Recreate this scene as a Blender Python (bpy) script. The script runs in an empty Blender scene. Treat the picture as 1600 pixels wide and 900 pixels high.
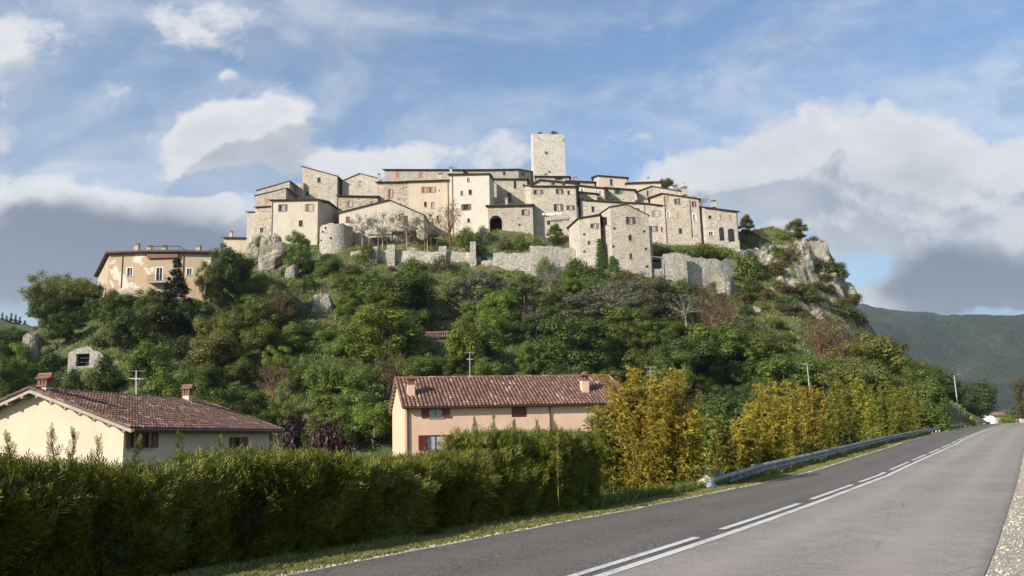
import bpy, math, random
import numpy as np
from mathutils import Vector, Matrix, noise as mnoise
R = math.radians
rng = np.random.default_rng(7)
random.seed(7)
scene = bpy.context.scene
COL = scene.collection

# ------------------------------------------------------------------ camera
F = 1300.0                       # focal length in px of the 1600 px wide picture
PITCH = R(10.16); ROLL = R(1.72)
CAMZ = 1.6
cam = bpy.data.cameras.new('camera'); cam_o = bpy.data.objects.new('camera', cam); COL.objects.link(cam_o)
cam_o.location = (0, 0, CAMZ); cam_o.rotation_euler = (Matrix.Rotation(R(90) + PITCH, 3, 'X') @ Matrix.Rotation(-ROLL, 3, 'Z')).to_euler()
cam.sensor_width = 36; cam.lens = 36 * F / 1600; cam.clip_start = .1; cam.clip_end = 30000
scene.camera = cam_o
scene.render.resolution_x = 1024; scene.render.resolution_y = 576

# ------------------------------------------------------------------ light
SUN_EL = R(25.5); SUN_A = R(50)     # azimuth: to the left of straight behind the camera
sd = Vector((-math.sin(SUN_A) * math.cos(SUN_EL), -math.cos(SUN_A) * math.cos(SUN_EL), math.sin(SUN_EL)))
sun = bpy.data.lights.new('sun', 'SUN'); sun_o = bpy.data.objects.new('sun', sun); COL.objects.link(sun_o)
sun.energy = 5.0; sun.angle = R(.53); sun.color = (1.0, .89, .75)
sun_o.rotation_euler = sd.to_track_quat('Z', 'Y').to_euler()
scene.view_settings.view_transform = 'Standard'; scene.view_settings.look = 'None'
scene.view_settings.exposure = 0.9; scene.view_settings.gamma = 1.0; scene.view_settings.use_curve_mapping = False
scene.cycles.max_bounces = 5; scene.cycles.diffuse_bounces = 3; scene.cycles.glossy_bounces = 2
scene.cycles.transmission_bounces = 3; scene.cycles.volume_bounces = 0; scene.cycles.transparent_max_bounces = 8
scene.cycles.use_denoising = True

def ray(px, py):
    a = (px - 800) / F; b = (450 - py) / F; u = a * math.cos(ROLL) + b * math.sin(ROLL); v = b * math.cos(ROLL) - a * math.sin(ROLL)
    c, s = math.cos(PITCH), math.sin(PITCH)
    return (u / (c - v * s), (s + v * c) / (c - v * s))      # x and z per unit of y
def W(px, py, D):
    a, b = ray(px, py)
    return Vector((a * D, D, CAMZ + b * D))
def topx(x, y, z):
    c, s = math.cos(PITCH), math.sin(PITCH)
    d = y * c + (z - CAMZ) * s; h = -y * s + (z - CAMZ) * c
    u, v = x / d, h / d
    return 800 + F * (u * math.cos(ROLL) - v * math.sin(ROLL)), 450 - F * (u * math.sin(ROLL) + v * math.cos(ROLL))

# ------------------------------------------------------------------ node helpers
class NT:
    def __init__(s, tree): s.t = tree; s.n = tree.nodes; s.l = tree.links
    def put(s, sock, v):
        if isinstance(v, bpy.types.NodeSocket): s.l.new(v, sock)
        elif v is not None:
            if isinstance(v, (tuple, list)) and len(v) == 3 and sock.type == 'RGBA': v = (*v, 1)
            sock.default_value = v
    def math(s, op, a, b=None, c=None, clamp=False):
        n = s.n.new('ShaderNodeMath'); n.operation = op; n.use_clamp = clamp
        s.put(n.inputs[0], a)
        if b is not None: s.put(n.inputs[1], b)
        if c is not None: s.put(n.inputs[2], c)
        return n.outputs[0]
    def vmath(s, op, a, b=None):
        n = s.n.new('ShaderNodeVectorMath'); n.operation = op
        s.put(n.inputs[0], a)
        if b is not None: s.put(n.inputs[1], b)
        return n.outputs[0]
    def noise(s, vec, scale, detail=4, rough=.55, dist=0.0):
        n = s.n.new('ShaderNodeTexNoise'); s.put(n.inputs['Vector'], vec)
        n.inputs['Scale'].default_value = scale; n.inputs['Detail'].default_value = detail
        n.inputs['Roughness'].default_value = rough; n.inputs['Distortion'].default_value = dist
        return n.outputs['Fac']
    def vor(s, vec, scale, feature='F1', rand=1.0):
        n = s.n.new('ShaderNodeTexVoronoi'); n.feature = feature; s.put(n.inputs['Vector'], vec)
        n.inputs['Scale'].default_value = scale; n.inputs['Randomness'].default_value = rand
        return n
    def ramp(s, fac, stops, interp='LINEAR'):
        n = s.n.new('ShaderNodeValToRGB'); s.put(n.inputs[0], fac); cr = n.color_ramp; cr.interpolation = interp
        while len(cr.elements) < len(stops): cr.elements.new(.5)
        for e, (p, c) in zip(cr.elements, stops):
            e.position = p; e.color = (*c, 1) if isinstance(c, (tuple, list)) else (c, c, c, 1)
        return n.outputs[0]
    def mix(s, fac, a, b, mode='MIX'):
        n = s.n.new('ShaderNodeMix'); n.data_type = 'RGBA'; n.blend_type = mode
        s.put(n.inputs[0], fac); s.put(n.inputs[6], a); s.put(n.inputs[7], b)
        return n.outputs[2]
    def smooth(s, x, a, b):
        n = s.n.new('ShaderNodeMapRange'); n.interpolation_type = 'SMOOTHSTEP'
        s.put(n.inputs[0], x); n.inputs[1].default_value = a; n.inputs[2].default_value = b
        return n.outputs[0]
    def scale(s, vec, v3):
        n = s.n.new('ShaderNodeVectorMath'); n.operation = 'MULTIPLY'; s.put(n.inputs[0], vec); n.inputs[1].default_value = v3
        return n.outputs[0]

def new_mat(name):
    m = bpy.data.materials.new(name); m.use_nodes = True
    nt = NT(m.node_tree); nt.n.clear()
    out = nt.n.new('ShaderNodeOutputMaterial'); p = nt.n.new('ShaderNodeBsdfPrincipled')
    nt.l.new(p.outputs[0], out.inputs[0])
    tc = nt.n.new('ShaderNodeTexCoord')
    return m, nt, p, tc.outputs['Object'], out
def bump(nt, p, h, strength=.5, dist=.05):
    b = nt.n.new('ShaderNodeBump'); nt.put(b.inputs['Height'], h)
    b.inputs['Strength'].default_value = strength; b.inputs['Distance'].default_value = dist
    nt.l.new(b.outputs[0], p.inputs['Normal'])

def mat_plain(name, col, rough=.7, var=.12, scale=3.0, metal=0.0, bumpd=0.0):
    m, nt, p, co, _ = new_mat(name)
    n = nt.noise(co, scale, 5)
    a = tuple(c * (1 - var) for c in col); b = tuple(min(1, c * (1 + var)) for c in col)
    nt.put(p.inputs['Base Color'], nt.ramp(n, [(.3, a), (.7, b)]))
    p.inputs['Roughness'].default_value = rough; p.inputs['Metallic'].default_value = metal
    if bumpd: bump(nt, p, nt.noise(co, scale * 8, 4), .5, bumpd)
    return m

def mat_stone(name, lo, hi, patch, patch_amt=.5, sc=3.0, bump_d=.05, stain=.5):
    """rubble masonry: uneven courses, mortar, patches of old render, weather stains"""
    m, nt, p, co, _ = new_mat(name)
    wob = nt.noise(co, 1.2, 3)
    vv = nt.scale(co, (1.0, 1.0, 1.7))
    v = nt.vor(vv, sc); e = nt.vor(vv, sc, 'DISTANCE_TO_EDGE')
    sep = nt.n.new('ShaderNodeSeparateColor'); nt.l.new(v.outputs['Color'], sep.inputs[0])
    stone = nt.ramp(sep.outputs[0], [(.0, lo), (.55, hi), (.92, tuple(min(.62, c * 1.15) for c in hi)), (1.0, tuple(c * .62 for c in lo))])
    mort = nt.smooth(e.outputs['Distance'], .02, .09)
    colr = nt.mix(mort, tuple(c * .74 for c in hi), stone)
    pm = nt.smooth(nt.noise(co, .35, 5, .62), .5, .6)
    colr = nt.mix(nt.math('MULTIPLY', pm, patch_amt), colr, patch)
    st = nt.smooth(nt.noise(nt.scale(co, (1.3, 1.3, .28)), .9, 5, .65), .5, .75)
    colr = nt.mix(nt.math('MULTIPLY', st, stain * .7), colr, tuple(c * .5 for c in lo))
    fine = nt.noise(co, 9, 5, .7)
    colr = nt.mix(.5, colr, nt.ramp(fine, [(.3, .84), (.7, 1.22)]), 'MULTIPLY')
    nt.put(p.inputs['Base Color'], colr); p.inputs['Roughness'].default_value = .92
    hgt = nt.math('ADD', nt.math('MULTIPLY', mort, .7), nt.math('MULTIPLY', fine, .8))
    bump(nt, p, hgt, .9, bump_d)
    return m

def mat_plaster(name, col, stain=.25, streak=(.2, .17, .13), sc=.5):
    m, nt, p, co, _ = new_mat(name)
    a = nt.noise(co, sc, 6, .65)
    c1 = nt.ramp(a, [(.3, tuple(c * .88 for c in col)), (.7, tuple(min(1, c * 1.06) for c in col))])
    s = nt.smooth(nt.noise(nt.scale(co, (1.6, 1.6, .18)), 1.1, 5, .6), .53, .8)
    c2 = nt.mix(nt.math('MULTIPLY', s, stain), c1, streak)
    nt.put(p.inputs['Base Color'], c2); p.inputs['Roughness'].default_value = .85
    bump(nt, p, nt.noise(co, 14, 5), .4, .012)
    return m

def mat_leaf(name, c0, c1, c2, trans=.3, objvar=.12, rough=.55):
    """leaf colour varies leaf by leaf and plant by plant"""
    m, nt, p, co, out = new_mat(name)
    g = nt.n.new('ShaderNodeNewGeometry'); oi = nt.n.new('ShaderNodeObjectInfo')
    base = nt.ramp(g.outputs['Random Per Island'], [(0, c0), (.55, c1), (1, c2)])
    h = nt.n.new('ShaderNodeHueSaturation'); nt.put(h.inputs['Color'], base)
    nt.put(h.inputs['Value'], nt.math('ADD', nt.math('MULTIPLY', oi.outputs['Random'], objvar * 3), 1 - objvar * 1.5))
    nt.put(h.inputs['Hue'], nt.math('ADD', nt.math('MULTIPLY', oi.outputs['Random'], .03), .485))
    nt.put(p.inputs['Base Color'], h.outputs[0]); p.inputs['Roughness'].default_value = rough
    p.inputs['Specular IOR Level'].default_value = .3
    t = nt.n.new('ShaderNodeBsdfTranslucent'); nt.put(t.inputs[0], h.outputs[0])
    mx = nt.n.new('ShaderNodeMixShader'); mx.inputs[0].default_value = trans
    nt.l.new(p.outputs[0], mx.inputs[1]); nt.l.new(t.outputs[0], mx.inputs[2]); nt.l.new(mx.outputs[0], out.inputs[0])
    return m

# ------------------------------------------------------------------ sky with clouds
def build_world():
    w = bpy.data.worlds.new('World'); scene.world = w; w.use_nodes = True
    nt = NT(w.node_tree); nt.n.clear()
    out = nt.n.new('ShaderNodeOutputWorld')
    sky = nt.n.new('ShaderNodeTexSky'); sky.sky_type = 'NISHITA'; sky.sun_disc = False
    sky.sun_elevation = SUN_EL; sky.sun_rotation = math.atan2(sd.x, sd.y) % (2 * math.pi)
    sky.altitude = 300; sky.air_density = 1.0; sky.dust_density = .6; sky.ozone_density = 2.2
    hs = nt.n.new('ShaderNodeHueSaturation'); nt.put(hs.inputs['Color'], sky.outputs[0]); hs.inputs['Saturation'].default_value = 1.2
    bg = nt.n.new('ShaderNodeBackground'); nt.put(bg.inputs[0], hs.outputs[0]); bg.inputs[1].default_value = .095
    # cloud density as a node group over the direction, evaluated twice for shading
    def blobs():
        # (px, py, rx, ry, weight) seen from the camera; turned into directions
        return [(1350, 425, 44, 50, -.16), (310, 292, 110, 22, -.34), (150, 240, 130, 26, -.22), (355, 205, 95, 58, .78), (440, 190, 40, 40, .22), (290, 225, 60, 40, .25), (640, 255, 215, 55, .48), (500, 245, 70, 36, .2), (800, 220, 120, 60, .12),
                (285, 35, 110, 50, .34), (10, 60, 75, 75, .42), (60, 160, 150, 90, .17), (180, 160, 60, 35, .2),
                (60, 350, 210, 85, .50), (250, 345, 130, 50, .36), (200, 400, 230, 60, .42), (20, 430, 160, 60, .5),
                (355, 120, 26, 16, .26), (0, 215, 60, 45, .3),
                (1130, 275, 120, 42, .50), (1250, 270, 150, 75, .30), (1255, 215, 38, 36, .40), (1420, 290, 240, 105, .38), (1560, 260, 180, 80, .34),
                (1460, 405, 155, 70, .58), (1590, 370, 110, 80, .5), (1330, 330, 110, 90, .22), (1345, 468, 22, 16, .5), (1500, 470, 190, 30, .4),
                (960, 215, 60, 26, .15), (1180, 165, 190, 40, .10), (640, 165, 190, 40, .10), (900, 330, 700, 100, .06), (400, 60, 150, 70, .08)]
    def group(name, blob, amp, sc, det, billow=0.):
        g = bpy.data.node_groups.new(name, 'ShaderNodeTree')
        g.interface.new_socket('Vector', in_out='INPUT', socket_type='NodeSocketVector')
        g.interface.new_socket('Value', in_out='OUTPUT', socket_type='NodeSocketFloat')
        t = NT(g); gi = t.n.new('NodeGroupInput'); go = t.n.new('NodeGroupOutput')
        v = gi.outputs[0]
        # warp so that the outlines billow
        wn = t.n.new('ShaderNodeTexNoise'); t.put(wn.inputs['Vector'], v); wn.inputs['Scale'].default_value = 7; wn.inputs['Detail'].default_value = 5
        off = t.vmath('MULTIPLY', t.vmath('SUBTRACT', wn.outputs['Color'], (.5, .5, .5)), (.16, .10, .0))
        vw = t.vmath('ADD', v, off)
        acc = None
        for (px, py, rx, ry, wt) in blob:
            a, b = ray(px, py)
            d = t.vmath('MULTIPLY', t.vmath('SUBTRACT', vw, (a, b, 0)), (F / rx / 1.05, F / ry / 1.05, 0))
            ln = t.n.new('ShaderNodeVectorMath'); ln.operation = 'DOT_PRODUCT'; t.l.new(d, ln.inputs[0]); t.l.new(d, ln.inputs[1])
            f = t.math('MULTIPLY', t.math('EXPONENT', t.math('MULTIPLY', ln.outputs['Value'], -1.0)), wt)
            acc = f if acc is None else t.math('ADD', acc, f)
        n1 = t.noise(t.scale(v, (1, 1.5, 1)), sc, det, .60, .25)
        res = t.math('ADD', acc, t.math('MULTIPLY', t.math('SUBTRACT', n1, .5), amp))
        if billow:
            b1 = t.math('ABSOLUTE', t.math('SUBTRACT', t.noise(t.scale(vw, (1, 1.25, 1)), 11, 3, .5), .5)); b2 = t.math('ABSOLUTE', t.math('SUBTRACT', t.noise(vw, 29, 5, .6), .5))
            bb = t.math('ADD', t.math('MULTIPLY', b1, -2.2), t.math('MULTIPLY', b2, -1.1)); res = t.math('ADD', res, t.math('MULTIPLY', t.math('ADD', bb, .38), billow))
        t.l.new(res, go.inputs[0]); return g
    dens = group('cloud_density', blobs(), 1.05, 4.6, 12, .24)
    dark = group('cloud_dark', [(100, 405, 240, 60, 1.35), (60, 340, 120, 20, .4), (0, 200, 90, 60, .45), (1480, 440, 165, 46, 1.0), (1590, 430, 110, 60, .5), (330, 410, 120, 30, .4),
                                (1440, 290, 140, 40, .25), (1160, 300, 90, 20, .15), (1550, 490, 120, 16, .6), (0, 470, 160, 40, .9)], 1.1, 4.5, 7)
    tc = nt.n.new('ShaderNodeTexCoord'); s = nt.n.new('ShaderNodeSeparateXYZ'); nt.l.new(tc.outputs['Generated'], s.inputs[0])
    y = nt.math('MAXIMUM', nt.math('ABSOLUTE', s.outputs[1]), .12)
    cmb = nt.n.new('ShaderNodeCombineXYZ'); nt.l.new(nt.math('DIVIDE', s.outputs[0], y), cmb.inputs[0]); nt.l.new(nt.math('DIVIDE', s.outputs[2], y), cmb.inputs[1])
    nt.l.new(nt.math('GREATER_THAN', s.outputs[1], 0), cmb.inputs[2])
    def call(g, vec):
        n = nt.n.new('ShaderNodeGroup'); n.node_tree = g; nt.l.new(vec, n.inputs[0]); return n.outputs[0]
    d0 = call(dens, cmb.outputs[0])
    d1 = call(dens, nt.vmath('ADD', cmb.outputs[0], (-.022, .030, 0)))
    dk = call(dark, cmb.outputs[0])
    cover = nt.smooth(d0, .16, .45)
    fine = nt.noise(nt.scale(cmb.outputs[0], (1, 1.35, 1)), 9, 9, .62, .4)
    shade = nt.math('ADD', nt.math('ADD', nt.math('MULTIPLY', nt.smooth(nt.math('SUBTRACT', d1, d0), -.09, .12), .62), nt.math('MULTIPLY', nt.smooth(d0, .3, .9), .20)), nt.math('MULTIPLY', nt.math('SUBTRACT', fine, .5), 1.1), clamp=True)
    lit = nt.mix(shade, (.90, .90, .89), (.36, .41, .49))
    ccol = nt.mix(nt.smooth(dk, .08, .85), lit, (.105, .14, .205))
    bc = nt.n.new('ShaderNodeBackground'); nt.put(bc.inputs[0], ccol); bc.inputs[1].default_value = .54
    up = nt.smooth(s.outputs[2], -.02, .02)
    cir = nt.noise(nt.scale(cmb.outputs[0], (1.0, 2.2, 1)), 2.6, 8, .62, .6)
    cir = nt.math('MULTIPLY', nt.smooth(cir, .38, .72), .52)
    low = nt.math('MULTIPLY', nt.math('SUBTRACT', 1, nt.smooth(s.outputs[2], .0, .55)), .27)
    fac = nt.math('MULTIPLY', nt.math('MAXIMUM', nt.math('MULTIPLY', cover, .95), nt.math('ADD', cir, low)), up)
    # thin veil low in the sky
    mx = nt.n.new('ShaderNodeMixShader'); nt.l.new(fac, mx.inputs[0]); nt.l.new(bg.outputs[0], mx.inputs[1]); nt.l.new(bc.outputs[0], mx.inputs[2])
    nt.l.new(mx.outputs[0], out.inputs[0])
    w.cycles.sampling_method = 'MANUAL'; w.cycles.sample_map_resolution = 512
build_world()

# ------------------------------------------------------------------ mesh helpers
def tag(o, label=None, cat=None, group=None, kind=None):
    if label: o['label'] = label
    if cat: o['category'] = cat
    if group: o['group'] = group
    if kind: o['kind'] = kind
    return o
def empty(name, loc, label=None, cat=None, group=None, rz=0):
    o = bpy.data.objects.new(name, None); COL.objects.link(o); o.location = loc; o.rotation_euler[2] = rz
    o.empty_display_size = .3
    return tag(o, label, cat, group)
def link(name, me, parent=None, loc=None):
    o = bpy.data.objects.new(name, me); COL.objects.link(o)
    if parent is not None: o.parent = parent
    if loc is not None: o.location = loc
    return o
def quads_mesh(name, V, Q, mat, smooth=False):
    V = np.asarray(V, dtype=np.float32); Q = np.asarray(Q, dtype=np.int32); k = Q.shape[1]
    me = bpy.data.meshes.new(name); me.vertices.add(len(V)); me.vertices.foreach_set('co', V.ravel())
    me.loops.add(Q.size); me.loops.foreach_set('vertex_index', Q.ravel())
    me.polygons.add(len(Q)); me.polygons.foreach_set('loop_start', np.arange(0, Q.size, k, dtype=np.int32))
    me.polygons.foreach_set('loop_total', np.full(len(Q), k, dtype=np.int32))
    if smooth: me.polygons.foreach_set('use_smooth', np.ones(len(Q), dtype=bool))
    if mat: me.materials.append(mat)
    me.update(calc_edges=True); return me
class MB:
    """collects polygons (several materials) and links them as one mesh object, relative to an origin"""
    def __init__(s, org=(0, 0, 0)): s.v = []; s.f = []; s.m = []; s.o = Vector(org)
    def poly(s, pts, m=0):
        i = len(s.v); s.v += [tuple(Vector(p) - s.o) for p in pts]; s.f.append(list(range(i, i + len(pts)))); s.m.append(m)
    def box8(s, P, m=0):      # P: 4 bottom, 4 top corners
        for q in ((0, 3, 2, 1), (4, 5, 6, 7), (0, 1, 5, 4), (1, 2, 6, 5), (2, 3, 7, 6), (3, 0, 4, 7)): s.poly([P[k] for k in q], m)
    def box(s, c, ex, ey, ez, m=0):   # half-extent vectors
        c = Vector(c); P = [c + a * Vector(ex) + b * Vector(ey) - Vector(ez) for a, b in ((-1, -1), (1, -1), (1, 1), (-1, 1))]
        P += [p + 2 * Vector(ez) for p in P]; s.box8(P, m)
    def tube(s, pts, rad, n=6, m=0, cap=True):
        rings = []
        for i, p in enumerate(pts):
            p = Vector(p); a = Vector(pts[max(0, i - 1)]); b = Vector(pts[min(len(pts) - 1, i + 1)]); d = (b - a).normalized()
            u = d.cross(Vector((.13, .9, .4))).normalized(); w = d.cross(u); r = rad[i] if isinstance(rad, (list, tuple)) else rad
            rings.append([p + (u * math.cos(2 * math.pi * k / n) + w * math.sin(2 * math.pi * k / n)) * r for k in range(n)])
        for A, B in zip(rings, rings[1:]):
            for k in range(n): s.poly([A[k], A[(k + 1) % n], B[(k + 1) % n], B[k]], m)
        if cap: s.poly(rings[-1], m); s.poly(rings[0][::-1], m)
    def build(s, name, mats, parent=None, top=False, smooth=False):
        me = bpy.data.meshes.new(name); me.from_pydata(s.v, [], s.f)
        for q in (mats if isinstance(mats, (list, tuple)) else [mats]): me.materials.append(q)
        me.polygons.foreach_set('material_index', s.m)
        if smooth:
            me.polygons.foreach_set('use_smooth', [True] * len(s.f))
        me.update(); o = link(name, me, parent)
        if parent is None: o.location = s.o
        else: o.location = s.o - parent.location if parent.parent is None else (0, 0, 0)
        return o

# ------------------------------------------------------------------ materials
M = {}
M['stoneA'] = mat_stone('rubble_pale', (.33, .30, .245), (.49, .455, .385), (.54, .505, .43), .5)
M['stoneB'] = mat_stone('rubble_warm', (.30, .27, .215), (.46, .42, .345), (.50, .455, .375), .35)
M['stoneC'] = mat_stone('rubble_grey', (.27, .25, .21), (.42, .395, .34), (.43, .40, .34), .4)
M['stoneD'] = mat_stone('rubble_coarse', (.26, .22, .17), (.48, .43, .345), (.44, .38, .30), .25, 2.4, .07)
M['stoneW'] = mat_stone('terrace_masonry', (.28, .26, .22), (.46, .435, .375), (.40, .37, .31), .3, 2.6, .08, .6)
M['tower'] = mat_stone('tower_masonry', (.42, .395, .34), (.58, .55, .485), (.60, .57, .50), .6, 3.0, .05, .2)
M['plA'] = mat_plaster('cream_render', (.49, .445, .365), .6)
M['plB'] = mat_plaster('ochre_render', (.48, .415, .315), .5)
M['plW'] = mat_plaster('pale_render', (.56, .52, .445), .5)
M['plG'] = mat_plaster('grey_render', (.41, .37, .31), .5)
M['pink'] = mat_plaster('pink_render', (.66, .455, .335), .08, (.4, .3, .2), .8)
M['yellow'] = mat_plaster('yellow_render', (.61, .515, .39), .12, (.5, .4, .2), .8)
M['white'] = mat_plain('white_paint', (.72, .71, .68), .6, .06)
M['eave'] = mat_plain('dark_wood', (.075, .055, .042), .8, .3, 5)
M['wood'] = mat_plain('brown_wood', (.13, .05, .028), .6, .25, 6)
M['wood_red'] = mat_plain('red_brown_wood', (.11, .018, .010), .45, .25, 6)
M['wood_or'] = mat_plain('orange_wood', (.33, .12, .05), .6, .2, 6)
M['wood_tan'] = mat_plain('tan_wood', (.36, .22, .11), .7, .2, 6)
M['wood_gr'] = mat_plain('green_wood', (.03, .09, .07), .6, .2, 6)
M['wood_dk'] = mat_plain('dark_brown_wood', (.05, .028, .02), .6, .25, 6)
M['iron'] = mat_plain('dark_iron', (.05, .05, .05), .6, .2, 8, .6)
M['copper'] = mat_plain('brown_pipe', (.10, .045, .03), .4, .2, 5, .5)
M['glass'] = mat_plain('dark_glass', (.025, .028, .032), .15, .3, 2)
M['curtain'] = mat_plain('curtained_glass', (.36, .38, .42), .35, .35, 5)
M['dark'] = mat_plain('unlit_inside', (.012, .010, .009), 1.0, .2); M['dark'].node_tree.nodes['Principled BSDF'].inputs['Specular IOR Level'].default_value = 0  # near-black colour that paints in the shade inside openings
M['terra'] = mat_plain('terracotta', (.21, .11, .072), .85, .25, 4)
M['galv'] = mat_plain('galvanised_steel', (.36, .38, .40), .42, .15, 6, .7)
M['alu'] = mat_plain('pale_metal', (.42, .43, .43), .5, .1, 6, .6)
M['bark'] = mat_plain('bark', (.10, .08, .06), .95, .35, 6, 0, .02)
M['barkp'] = mat_plain('pale_bark', (.30, .27, .22), .95, .3, 6, 0, .02)
M['barkr'] = mat_plain('reddish_bark', (.14, .075, .05), .95, .3, 6, 0, .02)
M['concrete'] = mat_plain('concrete', (.36, .34, .31), .9, .15, 4, 0, .01)

def mat_tile(name, a, b, c, pale):
    m, nt, p, co, _ = new_mat(name)
    g = nt.n.new('ShaderNodeNewGeometry')
    base = nt.ramp(g.outputs['Random Per Island'], [(0, a), (.4, b), (.8, c), (.93, c), (1, pale)])
    li = nt.smooth(nt.noise(co, 3.2, 6, .75), .56, .66)
    base = nt.mix(nt.math('MULTIPLY', li, .75), base, pale)
    dk = nt.smooth(nt.noise(co, 1.3, 5, .7), .5, .72)
    base = nt.mix(nt.math('MULTIPLY', dk, .45), base, (.07, .045, .035))
    nt.put(p.inputs['Base Color'], base); p.inputs['Roughness'].default_value = .9
    bump(nt, p, nt.noise(co, 30, 4), .4, .01); return m
M['tile'] = mat_tile('old_clay_tiles', (.11, .058, .042), (.17, .088, .063), (.235, .13, .095), (.38, .32, .27))
M['tile2'] = mat_tile('mossy_clay_tiles', (.075, .044, .034), (.125, .066, .048), (.175, .096, .07), (.33, .28, .24))

def mat_rooftop():
    m, nt, p, co, _ = new_mat('weathered_roof_tiles')
    w = nt.n.new('ShaderNodeTexWave'); nt.put(w.inputs['Vector'], co); w.inputs['Scale'].default_value = 2.2; w.inputs['Distortion'].default_value = .4
    c = nt.ramp(nt.noise(co, 2.5, 6, .7), [(.3, (.10, .06, .045)), (.55, (.20, .12, .085)), (.75, (.30, .24, .19))])
    nt.put(p.inputs['Base Color'], nt.mix(.4, c, w.outputs[0], 'MULTIPLY')); p.inputs['Roughness'].default_value = .95
    bump(nt, p, w.outputs[1], .8, .05); return m
M['roof'] = mat_rooftop()

def mat_rock():
    m, nt, p, co, _ = new_mat('limestone_rock')
    n = nt.noise(co, .55, 9, .68, .5); cr = nt.vor(nt.vmath('ADD', co, nt.vmath('MULTIPLY', nt.n.new('ShaderNodeTexNoise').outputs['Color'], (.8, .8, .8))), .9, 'DISTANCE_TO_EDGE')
    c = nt.ramp(n, [(.32, (.10, .09, .07)), (.45, (.26, .235, .19)), (.6, (.42, .39, .33)), (.75, (.50, .47, .41))])
    c = nt.mix(nt.math('MULTIPLY', nt.math('SUBTRACT', 1, nt.smooth(cr.outputs['Distance'], 0, .05)), .45), c, (.12, .105, .085))
    mo = nt.smooth(nt.noise(co, 1.7, 6, .7), .56, .64)
    c = nt.mix(nt.math('MULTIPLY', mo, .7), c, (.09, .11, .045))
    nt.put(p.inputs['Base Color'], c); p.inputs['Roughness'].default_value = .95
    bump(nt, p, nt.math('ADD', nt.noise(co, 2.2, 8, .7), nt.math('MULTIPLY', nt.smooth(cr.outputs['Distance'], 0, .1), .3)), 1.0, .25); return m
M['rock'] = mat_rock()

def mat_ground():
    m, nt, p, co, _ = new_mat('hillside_grass')
    g = nt.n.new('ShaderNodeNewGeometry'); s = nt.n.new('ShaderNodeSeparateXYZ'); nt.l.new(g.outputs['Normal'], s.inputs[0])
    a = nt.noise(co, .12, 7, .65); b = nt.noise(co, 1.4, 7, .7)
    c = nt.ramp(a, [(.3, (.035, .06, .014)), (.5, (.075, .11, .028)), (.68, (.14, .15, .055))])
    c = nt.mix(.75, c, nt.ramp(b, [(.25, .45), (.5, 1.0), (.75, 1.5)]), 'MULTIPLY')
    dry = nt.smooth(nt.noise(co, .3, 6, .7), .55, .68)
    c = nt.mix(nt.math('MULTIPLY', dry, .6), c, (.19, .15, .08))
    steep = nt.math('ADD', nt.math('SUBTRACT', 1, s.outputs[2]), nt.math('MULTIPLY', nt.math('SUBTRACT', nt.noise(co, .5, 6, .7), .5), .5))
    rk = nt.ramp(nt.noise(co, .9, 8, .7), [(.35, (.13, .115, .09)), (.5, (.30, .27, .22)), (.7, (.46, .43, .37))])
    c = nt.mix(nt.smooth(steep, .32, .42), c, rk)
    nt.put(p.inputs['Base Color'], c); p.inputs['Roughness'].default_value = .95
    bump(nt, p, nt.math('ADD', b, nt.noise(co, 5, 5, .7)), .9, .25); return m
M['ground'] = mat_ground()

def mat_verge():
    m, nt, p, co, _ = new_mat('verge_turf')
    a = nt.noise(co, .8, 7, .7); b = nt.noise(co, 14, 6, .8)
    c = nt.ramp(a, [(.3, (.10, .115, .036)), (.5, (.17, .17, .07)), (.68, (.26, .23, .12))])
    c = nt.mix(.7, c, nt.ramp(b, [(.3, .5), (.7, 1.5)]), 'MULTIPLY')
    nt.put(p.inputs['Base Color'], c); p.inputs['Roughness'].default_value = .95
    bump(nt, p, b, .8, .04); return m
M['verge'] = mat_verge()

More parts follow.
